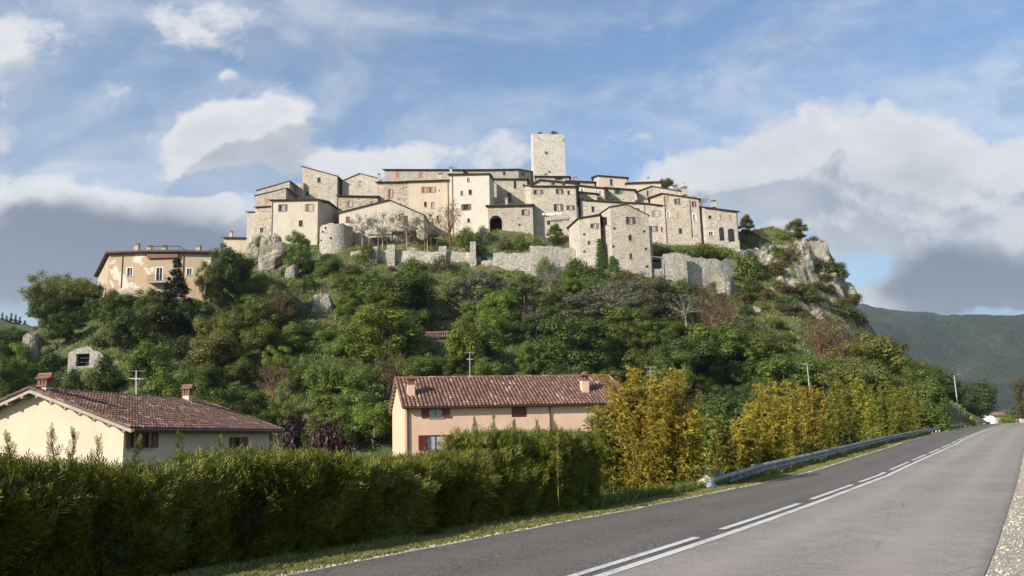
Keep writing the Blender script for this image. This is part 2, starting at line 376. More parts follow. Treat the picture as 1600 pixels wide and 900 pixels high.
def mat_asphalt(name, base, agg, scale, contrast):
    m, nt, p, co, _ = new_mat(name)
    v = nt.vor(co, scale); sp = nt.n.new('ShaderNodeSeparateColor'); nt.l.new(v.outputs['Color'], sp.inputs[0])
    big = nt.noise(co, .25, 6, .6); mid = nt.noise(co, 2.2, 7, .7)
    grain = nt.ramp(sp.outputs[0], [(0, tuple(c * (1 - contrast) for c in base)), (.6, base), (.86, tuple(c * (1 + contrast * .6) for c in base)), (1, agg)])
    c = nt.mix(.8, grain, nt.ramp(big, [(.3, .80), (.7, 1.18)]), 'MULTIPLY')
    c = nt.mix(.8, c, nt.ramp(mid, [(.3, .82), (.7, 1.16)]), 'MULTIPLY')
    # fine cracks and long tyre-worn streaks along the road
    cr = nt.vor(nt.vmath('ADD', co, nt.scale(nt.n.new('ShaderNodeTexNoise').outputs['Color'], (.6, .6, 0))), .7, 'DISTANCE_TO_EDGE')
    crm = nt.math('MULTIPLY', nt.math('SUBTRACT', 1, nt.smooth(cr.outputs['Distance'], .0, .016)), nt.smooth(nt.noise(co, .35, 3), .46, .54))
    c = nt.mix(nt.math('MULTIPLY', crm, .6), c, tuple(q * .4 for q in base))
    at = nt.n.new('ShaderNodeAttribute'); at.attribute_name = 'across'; ac = at.outputs['Fac']
    tr = nt.math('ADD', nt.math('EXPONENT', nt.math('MULTIPLY', nt.math('POWER', nt.math('DIVIDE', nt.math('SUBTRACT', ac, .27), .10), 2), -1)), nt.math('EXPONENT', nt.math('MULTIPLY', nt.math('POWER', nt.math('DIVIDE', nt.math('SUBTRACT', ac, .74), .10), 2), -1)))
    c = nt.mix(nt.math('MULTIPLY', tr, nt.math('ADD', .25, nt.math('MULTIPLY', mid, .5))), c, tuple(q * 1.28 for q in base))
    edge = nt.math('SUBTRACT', 1, nt.smooth(nt.math('ADD', nt.math('MINIMUM', ac, nt.math('SUBTRACT', 1, ac)), nt.math('MULTIPLY', nt.math('SUBTRACT', mid, .5), .06)), .0, .05))
    c = nt.mix(nt.math('MULTIPLY', edge, .5), c, tuple(q * .55 for q in base))
    spot = nt.smooth(nt.noise(co, .55, 5, .6), .66, .78); c = nt.mix(nt.math('MULTIPLY', spot, .35), c, tuple(q * .6 for q in base))
    nt.put(p.inputs['Base Color'], c); p.inputs['Roughness'].default_value = .82
    p.inputs['Specular IOR Level'].default_value = .35
    bump(nt, p, nt.math('ADD', sp.outputs[1], nt.noise(co, scale * .7, 4, .8)), .7, .008); return m
M['asph_dark'] = mat_asphalt('coarse_dark_asphalt', (.120, .110, .098), (.30, .28, .245), 60, .5)
M['asph_pale'] = mat_asphalt('worn_pale_asphalt', (.28, .257, .226), (.42, .385, .335), 75, .3)

def mat_paint():
    m, nt, p, co, _ = new_mat('worn_road_paint')
    n = nt.noise(co, 18, 7, .8); w = nt.noise(co, 1.2, 4)
    f = nt.smooth(nt.math('ADD', n, nt.math('MULTIPLY', nt.math('SUBTRACT', w, .5), .5)), .34, .50)
    nt.put(p.inputs['Base Color'], nt.mix(f, (.27, .25, .225), (.60, .60, .58))); p.inputs['Roughness'].default_value = .7
    bump(nt, p, n, .5, .005); return m
M['paint'] = mat_paint()

def mat_gravel():
    m, nt, p, co, _ = new_mat('pale_gravel')
    v = nt.vor(co, 38); sp = nt.n.new('ShaderNodeSeparateColor'); nt.l.new(v.outputs['Color'], sp.inputs[0])
    c = nt.ramp(sp.outputs[0], [(0, (.20, .17, .13)), (.4, (.37, .33, .26)), (1, (.55, .51, .43))])
    c = nt.mix(nt.math('MULTIPLY', nt.smooth(nt.noise(co, 1.6, 6, .7), .56, .68), .6), c, (.15, .15, .07))
    c = nt.mix(.6, c, nt.ramp(nt.noise(co, 3, 6, .7), [(.3, .7), (.7, 1.2)]), 'MULTIPLY')
    nt.put(p.inputs['Base Color'], c); p.inputs['Roughness'].default_value = .95
    bump(nt, p, nt.math('SUBTRACT', 1, v.outputs['Distance']), 1.0, .02); return m
M['gravel'] = mat_gravel()

def mat_forest(name, a, b, c3, scale=.05):
    m, nt, p, co, _ = new_mat(name)
    v = nt.vor(co, scale * 2.2); n = nt.noise(co, scale * .16, 8, .68); f = nt.noise(co, scale * 1.5, 6, .75)
    col = nt.ramp(n, [(.35, a), (.55, b), (.72, c3)])
    col = nt.mix(.8, col, nt.ramp(f, [(.3, .45), (.7, 1.45)]), 'MULTIPLY')
    nt.put(p.inputs['Base Color'], col); p.inputs['Roughness'].default_value = 1
    bump(nt, p, nt.math('ADD', f, nt.math('SUBTRACT', 1, v.outputs['Distance'])), 1.0, 6.0); return m
M['forest'] = mat_forest('mountain_forest', (.011, .024, .013), (.020, .038, .020), (.048, .056, .032))  # dark tones also stand in for cloud shadow on the mountain

L_ = {
 'dark': mat_leaf('leaf_dark', (0.044, 0.068, 0.016), (0.078, 0.120, 0.025), (0.124, 0.169, 0.043), .38),
 'mid': mat_leaf('leaf_mid', (0.084, 0.115, 0.020), (0.138, 0.186, 0.035), (0.192, 0.252, 0.058), .42),
 'bright': mat_leaf('leaf_bright', (0.121, 0.167, 0.023), (0.184, 0.253, 0.039), (0.253, 0.322, 0.063), .45),
 'olive': mat_leaf('leaf_olive', (.095, .100, .056), (.150, .155, .092), (.20, .205, .13), .35),
 'yellowgreen': mat_leaf('leaf_yellowgreen', (0.127, 0.143, 0.031), (0.193, 0.209, 0.051), (0.259, 0.264, 0.083), .45),
 'brown': mat_leaf('leaf_brown', (.090, .072, .030), (.135, .110, .046), (.15, .155, .05), .4),
 'rust': mat_leaf('leaf_rust', (.10, .070, .032), (.16, .112, .052), (.165, .155, .065), .4),
 'conifer': mat_leaf('leaf_conifer', (.010, .024, .009), (.020, .043, .014), (.035, .065, .022), .12),
 'hedge': mat_leaf('leaf_hedge', (.040, .062, .007), (.092, .122, .012), (.24, .245, .028), .22, .05),
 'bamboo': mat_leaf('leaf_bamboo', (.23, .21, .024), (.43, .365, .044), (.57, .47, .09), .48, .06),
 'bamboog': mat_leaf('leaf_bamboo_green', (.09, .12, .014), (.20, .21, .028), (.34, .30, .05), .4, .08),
 'purple': mat_leaf('leaf_purple', (.016, .005, .008), (.035, .009, .013), (.06, .018, .02), .15),
 'grass': mat_leaf('leaf_grass', (.12, .14, .035), (.22, .23, .065), (.36, .33, .15), .35, .02),
 'ivy': mat_leaf('leaf_ivy', (.030, .062, .010), (.055, .105, .016), (.09, .16, .03)),
}

# ------------------------------------------------------------------ road alignment
S = np.arange(-60, 330, .5)
_t = np.clip((S - 1.67) / 15.3, 0, 1); _t = _t * _t * (3 - 2 * _t)
_th = np.radians(35.3 + (31.555 - 35.3) * _t - 10 * np.clip((S - 215) / 100, 0, 1))
RX = np.cumsum(np.sin(_th)) * .5; RY = np.cumsum(np.cos(_th)) * .5
_i0 = int(np.argmin(abs(S))); RX -= RX[_i0]; RY -= RY[_i0]
NX, NY = -np.cos(_th), np.sin(_th)
RZ = np.where(S > 30, 1.42 * (1 - (1 - (S - 30) / 180) ** 2), 0); RZ = np.maximum(RZ, -2.2)
def fit_off(pix, default):
    """sideways offsets of a road edge read off where it meets the ground"""
    s_, o_ = [], []
    for px, py in pix:
        D = 12.
        for _ in range(30):
            a, b = ray(px, py); zz = np.interp(D / math.cos(R(32)), S, RZ); D = (zz - CAMZ) / b
        x, y = a * D, D; j = int(np.argmin((RX - x) ** 2 + (RY - y) ** 2))
        s_.append(S[j]); o_.append((x - RX[j]) * NX[j] + (y - RY[j]) * NY[j])
    k = np.argsort(s_); o = np.interp(S, np.array(s_)[k], np.array(o_)[k])
    o = np.where(S > max(s_), default, o) if default else o
    ker = np.ones(15) / 15; op = np.pad(o, 7, mode='edge'); return np.convolve(op, ker, 'valid')
OR = fit_off([(1538, 899), (1548, 864), (1572, 804), (1590, 748)], 1.22)
OC = fit_off([(1000, 879), (1252, 794), (1400, 734), (1500, 690)], 4.96)
OL = fit_off([(500, 887.5), (750, 838), (1000, 794), (1100, 773), (1268, 734), (1400, 694)], 8.3)
def rp(s, off, dz=0.):
    return (float(np.interp(s, S, RX) + np.interp(s, S, NX) * off), float(np.interp(s, S, RY) + np.interp(s, S, NY) * off), float(np.interp(s, S, RZ) + dz))
def strip(name, smask, offs, dzs, mat, kind='structure', jit=0.0, nsub=1):
    """strip along the road through several offsets"""
    idx = np.where(smask)[0]; V = []; n = len(offs)
    for j, (o, dz) in enumerate(zip(offs, dzs)):
        oo = o if np.ndim(o) else np.full(len(S), o)
        e = oo[idx] + (rng.normal(size=len(idx)) * jit if (jit and j in (0, n - 1)) else 0)
        V.append(np.stack([RX[idx] + NX[idx] * e, RY[idx] + NY[idx] * e, RZ[idx] + dz], 1))
    V = np.stack(V, 1).reshape(-1, 3); Q = []
    for i in range(len(idx) - 1):
        for j in range(n - 1):
            a = i * n + j; Q.append((a, a + n, a + n + 1, a + 1))
    me = quads_mesh(name, V, Q, mat); o = link(name, me); at = me.attributes.new('across', 'FLOAT', 'POINT'); at.data.foreach_set('value', np.tile(np.linspace(0, 1, n), len(idx)).astype(np.float32))
    if kind: o['kind'] = kind
    return o
allm = S > -40
strip('road_far_lane', allm, [OC, OC * .75 + OL * .25, (OC + OL) / 2, OC * .25 + OL * .75, OL], [.0, .008, .01, .004, -.01], M['asph_dark'], jit=.03)
strip('road_near_lane', allm, [OR, OR * .75 + OC * .25, (OR + OC) / 2, OR * .25 + OC * .75, OC], [-.02, .0, .01, .008, .0], M['asph_pale'], jit=.0)
strip('gravel_shoulder', allm, [-26, -6, -1.0, OR + .12], [-.15, -.10, -.03, -.03], M['gravel'])
strip('grass_verge', allm, [OL - .12, OL + .3, OL + 1.1, OL + 1.9, OL + 3.4], [-.022, -.03, -.05, -.16, -1.0], M['verge'])
strip('road_edge_gravel', allm, [OL - .10, OL + .05, OL + .16], [-.018, -.012, -.03], M['gravel'], jit=.035)
strip('centre_line', allm, [OC - .09, OC + .06], [.006, .006], M['paint'])
mb = MB()
for k in range(-5, 34):
    s0 = 13.8 + 6.35 * (k - 1); pts = [s0 + q * .52 for q in range(11)]
    o0, o1 = .20, .33
    for a, b in zip(pts, pts[1:]):
        oa = float(np.interp(a, S, OC)); ob = float(np.interp(b, S, OC))
        mb.poly([rp(a, oa + o0, .010), rp(b, ob + o0, .010), rp(b, ob + o1, .010), rp(a, oa + o1, .010)])
tag(mb.build('lane_dashes', M['paint']), kind='structure')

# ------------------------------------------------------------------ terrain
CP = []   # (x, y, z)
def cp(px, py, D): p = W(px, py, D); CP.append((p.x, p.y, p.z))
for q in [(340, 430, 149), (400, 432, 149), (450, 425, 149), (500, 410, 150), (550, 405, 150), (600, 414, 149), (660, 418, 149), (735, 422, 149), (790, 424, 149), (860, 434, 148), (900, 420, 146), (930, 422, 145), (975, 434, 145), (1020, 440, 146),
          (1060, 450, 147), (1110, 462, 150), (1150, 440, 154), (1200, 425, 158), (1250, 435, 160), (1290, 455, 161), (1325, 490, 161),
          (410, 372, 158), (480, 372, 158), (560, 388, 155), (650, 388, 153), (735, 386, 153), (800, 376, 156), (880, 374, 157), (1040, 393, 153), (1100, 386, 157), (1150, 384, 159), (1060, 384, 158),
          (1185, 372, 166), (1240, 377, 168), (1285, 379, 168), (1150, 376, 175), (1215, 370, 175), (1180, 368, 180), (1100, 380, 180),
          (1302, 400, 168), (1318, 440, 168), (1334, 480, 168), (1348, 515, 164), (1375, 560, 160), (1400, 600, 158), (1450, 640, 158), (1500, 655, 170), (1350, 560, 185), (1400, 620, 200), (1480, 655, 230),
          (420, 505, 126), (520, 500, 126), (600, 498, 126), (700, 500, 126), (800, 500, 126), (900, 500, 126), (1000, 500, 128), (1100, 500, 132), (1200, 500, 138), (1300, 520, 144),
          (360, 520, 120), (400, 585, 107), (500, 582, 107), (600, 580, 107), (700, 585, 107), (800, 585, 107), (900, 585, 107), (1000, 585, 108), (1100, 585, 110), (1200, 590, 114), (1300, 600, 122), (1380, 610, 132),
          (165, 462, 126), (240, 466, 125), (330, 462, 127), (200, 440, 145), (300, 430, 150), (110, 490, 128), (60, 520, 132), (10, 560, 138), (-60, 590, 150),
          (200, 540, 110), (135, 578, 106), (60, 572, 110), (0, 602, 108), (290, 560, 108), (330, 500, 122), (250, 520, 115)]: cp(*q)
for x in (-45, -15, 15, 45): CP += [(x, 188, 41 if x < 40 else 34), (x, 215, 30), (x, 260, 5)]
CP += [(-60, 175, 22), (-75, 200, 10), (70, 195, 18), (60, 225, 10), (62, 190, 30), (-95, 175, 3)]
for x in range(-150, 151, 25): CP += [(x, 92 + .10 * max(0, x), -1.7), (x, 70, -1.7), (x, 300, -1.7)]
for y in range(110, 300, 25): CP += [(-125, y, -1.0), (-150, y, -1.5), (125, y, -1.0), (150, y, -1.5)]
CP = np.array(CP)
_d = np.hypot(CP[:, None, 0] - CP[None, :, 0], CP[:, None, 1] - CP[None, :, 1])
_w = np.linalg.solve(np.block([[_d + np.eye(len(CP)) * -.4, np.ones((len(CP), 1))], [np.ones((1, len(CP))), np.zeros((1, 1))]]), np.append(CP[:, 2], 0))
def hill(x, y):
    x = np.asarray(x, float); y = np.asarray(y, float); out = np.full(x.shape, _w[-1])
    for k in range(len(CP)): out = out + _w[k] * np.hypot(x - CP[k, 0], y - CP[k, 1])
    return out
def sstep(x, a, b): t = np.clip((x - a) / (b - a), 0, 1); return t * t * (3 - 2 * t)
def vnoise(x, y, sc, seed=0):
    """cheap smooth value noise"""
    r = np.random.default_rng(seed); T = r.random((64, 64)) - .5
    X, Y = x / sc, y / sc; i, j = np.floor(X).astype(int), np.floor(Y).astype(int); fx, fy = X - i, Y - j
    fx = fx * fx * (3 - 2 * fx); fy = fy * fy * (3 - 2 * fy)
    a, b, c, d = T[i % 64, j % 64], T[(i + 1) % 64, j % 64], T[i % 64, (j + 1) % 64], T[(i + 1) % 64, (j + 1) % 64]
    return (a * (1 - fx) + b * fx) * (1 - fy) + (c * (1 - fx) + d * fx) * fy
def zground(x, y, detail=True):
    x = np.atleast_1d(np.asarray(x, float)); y = np.atleast_1d(np.asarray(y, float))
    wgt = sstep(y, 72, 90) * (1 - sstep(y, 285, 310)) * (1 - sstep(abs(x), 135, 155))
    h = np.full(x.shape, -1.7); m = wgt > 0
    if m.any(): h[m] = -1.7 + (hill(x[m], y[m]) + 1.7) * wgt[m]
    h = np.maximum(h, -2.0)
    if detail:
        a = np.clip((h + 1.7) / 6, 0, 1)
        h = h + a * (vnoise(x, y, 7, 1) * 2.0 + vnoise(x, y, 2.6, 2) * .9 + vnoise(x, y, 1.1, 3) * .4) + vnoise(x, y, 20, 4) * .3
    # the road lies on a low bank
    near = (y < 340) & (y > -60) & (x < 260)
    if near.any():
        xi, yi = x[near], y[near]; best = np.full(xi.shape, 1e9); off = np.zeros(xi.shape); zr = np.zeros(xi.shape)
        for k in range(0, len(S), 8):
            d = (xi - RX[k]) ** 2 + (yi - RY[k]) ** 2; mm = d < best
            best[mm] = d[mm]; off[mm] = (xi[mm] - RX[k]) * NX[k] + (yi[mm] - RY[k]) * NY[k]; zr[mm] = RZ[k]
        hn = h[near]; t = sstep(off, 8.0, 11.5)
        hn = (zr - .45) * (1 - t) + hn * t
        h[near] = hn
    rt = (x > 0) & (y < .9 * x - 20)
    return h
gx = np.unique(np.concatenate([np.arange(-140, 140.1, 1.0), np.arange(-95, 95, .6), -140 - np.geomspace(2, 7000, 26), 140 + np.geomspace(2, 7000, 26)]))
gy = np.unique(np.concatenate([np.arange(-60, 92, 2.0), np.arange(92, 180, .6), np.arange(180, 312, 2.0), 312 + np.geomspace(3, 9000, 28), -60 - np.geomspace(2, 1500, 10)]))
GX, GY = np.meshgrid(gx, gy); GZ = zground(GX.ravel(), GY.ravel())
nxg, nyg = len(gx), len(gy)
ii = (np.arange(nyg - 1)[:, None] * nxg + np.arange(nxg - 1)[None, :]).ravel()
g_o = link('ground', quads_mesh('ground', np.stack([GX.ravel(), GY.ravel(), GZ], 1), np.stack([ii, ii + 1, ii + nxg + 1, ii + nxg], 1), M['ground'], True))
g_o['kind'] = 'structure'
def zg(x, y): return float(zground([x], [y])[0])
def hit(px, py, d0=92, d1=180):
    """distance at which the line of sight through a point of the picture meets the hill"""
    D = np.arange(d0, d1, .5); a, b = ray(px, py); z = zground(a * D, D); m = z > CAMZ + b * D
    return float(D[int(np.argmax(m))]) if m.any() else None

def ridge_mesh(name, prof, D, Dfoot, z_foot, step, mat, seed, rough, pxs):
    """a wooded mountain: ridge heights along a line, falling to both sides"""
    px0, px1 = pxs; a0, _ = ray(px0, 500); a1, _ = ray(px1, 500)
    X = np.arange(a0 * D, a1 * D, step); Yv = np.arange(Dfoot, D + (D - Dfoot) * .6, step)
    rx = np.array([W(p, q, D).x for p, q in prof]); rz = np.array([W(p, q, D).z for p, q in prof])
    GXm, GYm = np.meshgrid(X, Yv); top = np.interp(GXm, rx, rz)
    t = np.clip((GYm - Dfoot) / (D - Dfoot), 0, None); prof_t = np.where(t <= 1, 1 - np.clip(1 - t, 0, 1) ** 1.5, 1 - (t - 1) * 1.2)
    n = sum(vnoise(GXm, GYm, rough / 2 ** k, seed + k) / 1.7 ** k for k in range(4))
    Z = z_foot + (top - z_foot) * prof_t + n * rough * .42 * np.clip(1.15 - t, .06, 1) * np.clip(t * 3, 0, 1) + vnoise(GXm, GYm, step * 2.1, seed + 9) * step * .8
    nx_, ny_ = len(X), len(Yv); ii = (np.arange(ny_ - 1)[:, None] * nx_ + np.arange(nx_ - 1)[None, :]).ravel()
    o = link(name, quads_mesh(name, np.stack([GXm.ravel(), GYm.ravel(), Z.ravel()], 1), np.stack([ii, ii + 1, ii + nx_ + 1, ii + nx_], 1), mat, True))
    o['kind'] = 'structure'; return o
ridge_mesh('wooded_mountain', [(900, 510), (1250, 500), (1350, 498), (1400, 499), (1450, 505), (1480, 506), (1500, 505), (1550, 511), (1600, 518), (1700, 530), (2100, 590)], 2600, 1100, -5, 11, M['forest'], 11, 240, (1150, 1950))
ridge_mesh('distant_mountain', [(1400, 540), (1540, 505), (1585, 496), (1620, 490), (1750, 470), (2000, 500)], 6500, 4200, 0, 60, M['forest'], 21, 500, (1350, 2000))
ridge_mesh('valley_hill', [(1350, 640), (1480, 600), (1530, 598), (1600, 618), (1660, 630), (1800, 640)], 1000, 700, -3, 6, M['forest'], 41, 60, (1400, 1800))
ridge_mesh('left_hill', [(-700, 430), (-200, 470), (0, 498), (40, 508), (150, 530), (400, 600)], 420, 200, -3, 3, M['ground'], 31, 30, (-600, 420))

# ------------------------------------------------------------------ buildings
def frame_uv(A, B):
    d = (B - A); d.z = 0; L = d.length; d = d / L; n = Vector((d.y, -d.x, 0)); return d, n, L
def face_hit(A, d, n, px, py):
    a, b = ray(px, py); r = Vector((a, 1, b)); c = Vector((0, 0, CAMZ))
    t = (A - c).dot(n) / r.dot(n); P = c + r * t
    return (P - A).dot(d), P.z
def wall_face(mb, A, B, zb, zA, zB, holes, m=0, reveal=.28, prof=None):
    d, n, L = frame_uv(A, B)
    if prof is None: prof = [(0., zA), (L, zB)]
    pu, pz = [q[0] for q in prof], [q[1] for q in prof]
    us = sorted({0., L} | {float(q) for q in pu if 0 < q < L} | {min(L, max(0, u)) for h in holes for u in h[:2]})
    P = lambda u, z, o=0.: Vector((A.x, A.y, 0)) + d * u + n * o + Vector((0, 0, z))
    for u0, u1 in zip(us, us[1:]):
        if u1 - u0 < 1e-4: continue
        um = (u0 + u1) / 2; hs = sorted([h for h in holes if h[0] < um < h[1]], key=lambda h: h[2]); z = zb
        for h in hs:
            mb.poly([P(u0, z), P(u1, z), P(u1, h[2]), P(u0, h[2])], m); z = h[3]
        mb.poly([P(u0, z), P(u1, z), P(u1, float(np.interp(u1, pu, pz))), P(u0, float(np.interp(u0, pu, pz)))], m)
    for h in holes:
        u0, u1, z0, z1 = h[:4]
        mb.poly([P(u0, z0), P(u1, z0), P(u1, z0, -reveal), P(u0, z0, -reveal)], m)
        mb.poly([P(u0, z1), P(u0, z1, -reveal), P(u1, z1, -reveal), P(u1, z1)], m)
        mb.poly([P(u0, z0), P(u0, z0, -reveal), P(u0, z1, -reveal), P(u0, z1)], m)
        mb.poly([P(u1, z0), P(u1, z1), P(u1, z1, -reveal), P(u1, z0, -reveal)], m)
        if len(h) > 4 and h[4] == 'arch':       # spandrels close the square head to a round one
            r = (u1 - u0) / 2; cx = (u0 + u1) / 2; zc = z1 - min(r, (z1 - z0) * .6); rz = z1 - zc; K = 8
            for sgn in (-1, 1):
                pts = [(cx + sgn * r * math.cos(k * math.pi / 2 / K), zc + rz * math.sin(k * math.pi / 2 / K)) for k in range(K + 1)]
                for p, q in zip(pts, pts[1:]):
                    mb.poly([P(*p, .004), P(*q, .004), P(q[0], z1, .004), P(p[0], z1, .004)] if sgn < 0 else [P(*q, .004), P(*p, .004), P(p[0], z1, .004), P(q[0], z1, .004)], m)
                    mb.poly([P(*p, .004), P(*q, .004), P(*q, -reveal), P(*p, -reveal)], m)
def add_window(root, org, A, d, n, h, style, glass='glass', shut='wood', sill=True, deep=.26):
    u0, u1, z0, z1 = h[:4]; w = u1 - u0; hh = z1 - z0; up = Vector((0, 0, 1))
    P = lambda u, z, o=0.: Vector((A.x, A.y, 0)) + d * u + n * o + Vector((0, 0, z))
    cu, cz = (u0 + u1) / 2, (z0 + z1) / 2
    if style == 'hole':
        mb = MB(org); mb.poly([P(u0 - .02, z0 - .02, -deep), P(u1 + .02, z0 - .02, -deep), P(u1 + .02, z1 + .02, -deep), P(u0 - .02, z1 + .02, -deep)])  # dark sheet standing for the shade behind the opening
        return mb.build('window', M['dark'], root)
    if style in ('closed', 'door'):
        mb = MB(org)
        for sg in (-1, 1): mb.box(P(cu + sg * w * .25, cz, -.07), d * (w * .25 - .01), n * .03, up * (hh / 2 - .01))
        for k in range(1, 6): mb.box(P(cu, z0 + hh * k / 6, -.035), d * (w / 2 - .02), n * .012, up * .02)
        return mb.build('door' if style == 'door' else 'shutter', M[shut], root)
    fr = MB(org); t = .06; fm = M['white'] if style in ('white', 'arch') else M[shut if style == 'open' else 'wood_dk']
    for c_, ex, ez in ((P(u0 + t / 2, cz, -.13), t / 2, hh / 2), (P(u1 - t / 2, cz, -.13), t / 2, hh / 2), (P(cu, cz, -.13), t / 2, hh / 2 - .01)): fr.box(c_, d * ex, n * .03, up * ez)
    for zz in ((z0 + t / 2, z1 - t / 2) if style != 'arch' else (z0 + t / 2, z1 - t / 2, z0 + hh * .45, z0 + hh * .62)): fr.box(P(cu, zz, -.13), d * (w / 2), n * .028, up * (t / 2))
    if style == 'arch':
        for k in range(1, 8): fr.box(P(u0 + w * k / 8, z0 + hh * .2, .02), d * .012, n * .012, up * (hh * .19))
        fm = M['iron']
    f = fr.build('window', fm, root)
    pn = MB(org); pn.poly([P(u0, z0, -.16), P(u1, z0, -.16), P(u1, z1, -.16), P(u0, z1, -.16)])
    po = pn.build('pane', M[glass], f)
    if sill and style != 'arch':
        sm = MB(org); sm.box(P(cu, z0 - .035, .03), d * (w / 2 + .07), n * .07, up * .035); sm.build('sill', M['concrete'], f)
    if style == 'white':
        tr = MB(org); b = .12
        for c_, ex, ez in ((P(u0 - b / 2, cz, .012), b / 2, hh / 2 + b), (P(u1 + b / 2, cz, .012), b / 2, hh / 2 + b), (P(cu, z1 + b / 2, .0125), w / 2, b / 2), (P(cu, z0 - b / 2, .0125), w / 2, b / 2)): tr.box(c_, d * ex, n * .012, up * ez)
        tr.build('surround', M['white'], f)
    if style == 'open':
        for sg in (-1, 1):
            sm = MB(org); sw = w / 2; ang = random.uniform(.05, .35); dd = d * math.cos(ang) * sg + n * math.sin(ang)
            hinge = P(u0 if sg < 0 else u1, cz, .03); nn = Vector((dd.y, -dd.x, 0)).normalized()
            sm.box(hinge + dd * sw / 2, dd * (sw / 2), nn * .022, up * (hh / 2))
            sm.build('shutter', M[shut], root)
    return f
def chimney(root, org, p, w=.55, h=1.4, mat='plA', style='flat', rz=0.):
    if style == 'flat': h *= .72; w *= .85
    p = Vector(p); e = Vector((math.cos(rz), math.sin(rz), 0)); g = Vector((-math.sin(rz), math.cos(rz), 0)); up = Vector((0, 0, 1))
    mb = MB(org); mb.box(p + up * h / 2, e * w / 2, g * w / 2, up * h / 2); c = mb.build('chimney', M[mat], root)
    mb = MB(org); t = p + up * h
    if style == 'flat':
        mb.box(t + up * .04, e * (w / 2 + .06), g * (w / 2 + .06), up * .04)
        for a in (-1, 1): mb.box(t + up * .18 + e * a * w * .33, e * .07, g * w * .42, up * .10)
        mb.box(t + up * .31, e * (w / 2 + .08), g * (w / 2 + .08), up * .035)
    else:
        q = w * 1.05; kz = min(1, w / .62 + .12)
        mb.box(t + up * .03, e * (q / 2 + .05), g * (q / 2 + .05), up * .03)
        for a in (-1, 0, 1):
            for b in (-1, 1): mb.box(t + up * .24 * kz + e * a * q * .4 + g * b * q * .4, e * .05, g * .05, up * .18 * kz)
        for a in (-1, 1): mb.box(t + up * .24 * kz + e * a * q * .4, e * .045, g * .05, up * .18 * kz)
        mb.box(t + up * .44 * kz, e * (q / 2 + .06), g * (q / 2 + .06), up * .03)
        z0, z1 = .47 * kz, .47 * kz + q * .36; k = q / 2 + .12
        a1, a2, b1, b2 = t + e * -k + g * -k + up * z0, t + e * k + g * -k + up * z0, t + e * -k + g * k + up * z0, t + e * k + g * k + up * z0
        r1, r2 = t + g * -k + up * z1, t + g * k + up * z1; th = up * .05
        mb.poly([a1, r1, r2, b1]); mb.poly([a2, b2, r2, r1]); mb.poly([a1, a2, r1]); mb.poly([b2, b1, r2]); mb.poly([a1, b1, b2, a2])
        mb.tube([r1 + up * .03, r2 + up * .03], .09, 6)
    mb.build('chimney_cap', M['terra' if style == 'house' else 'stoneC'], c); return c
HOUSES = {}
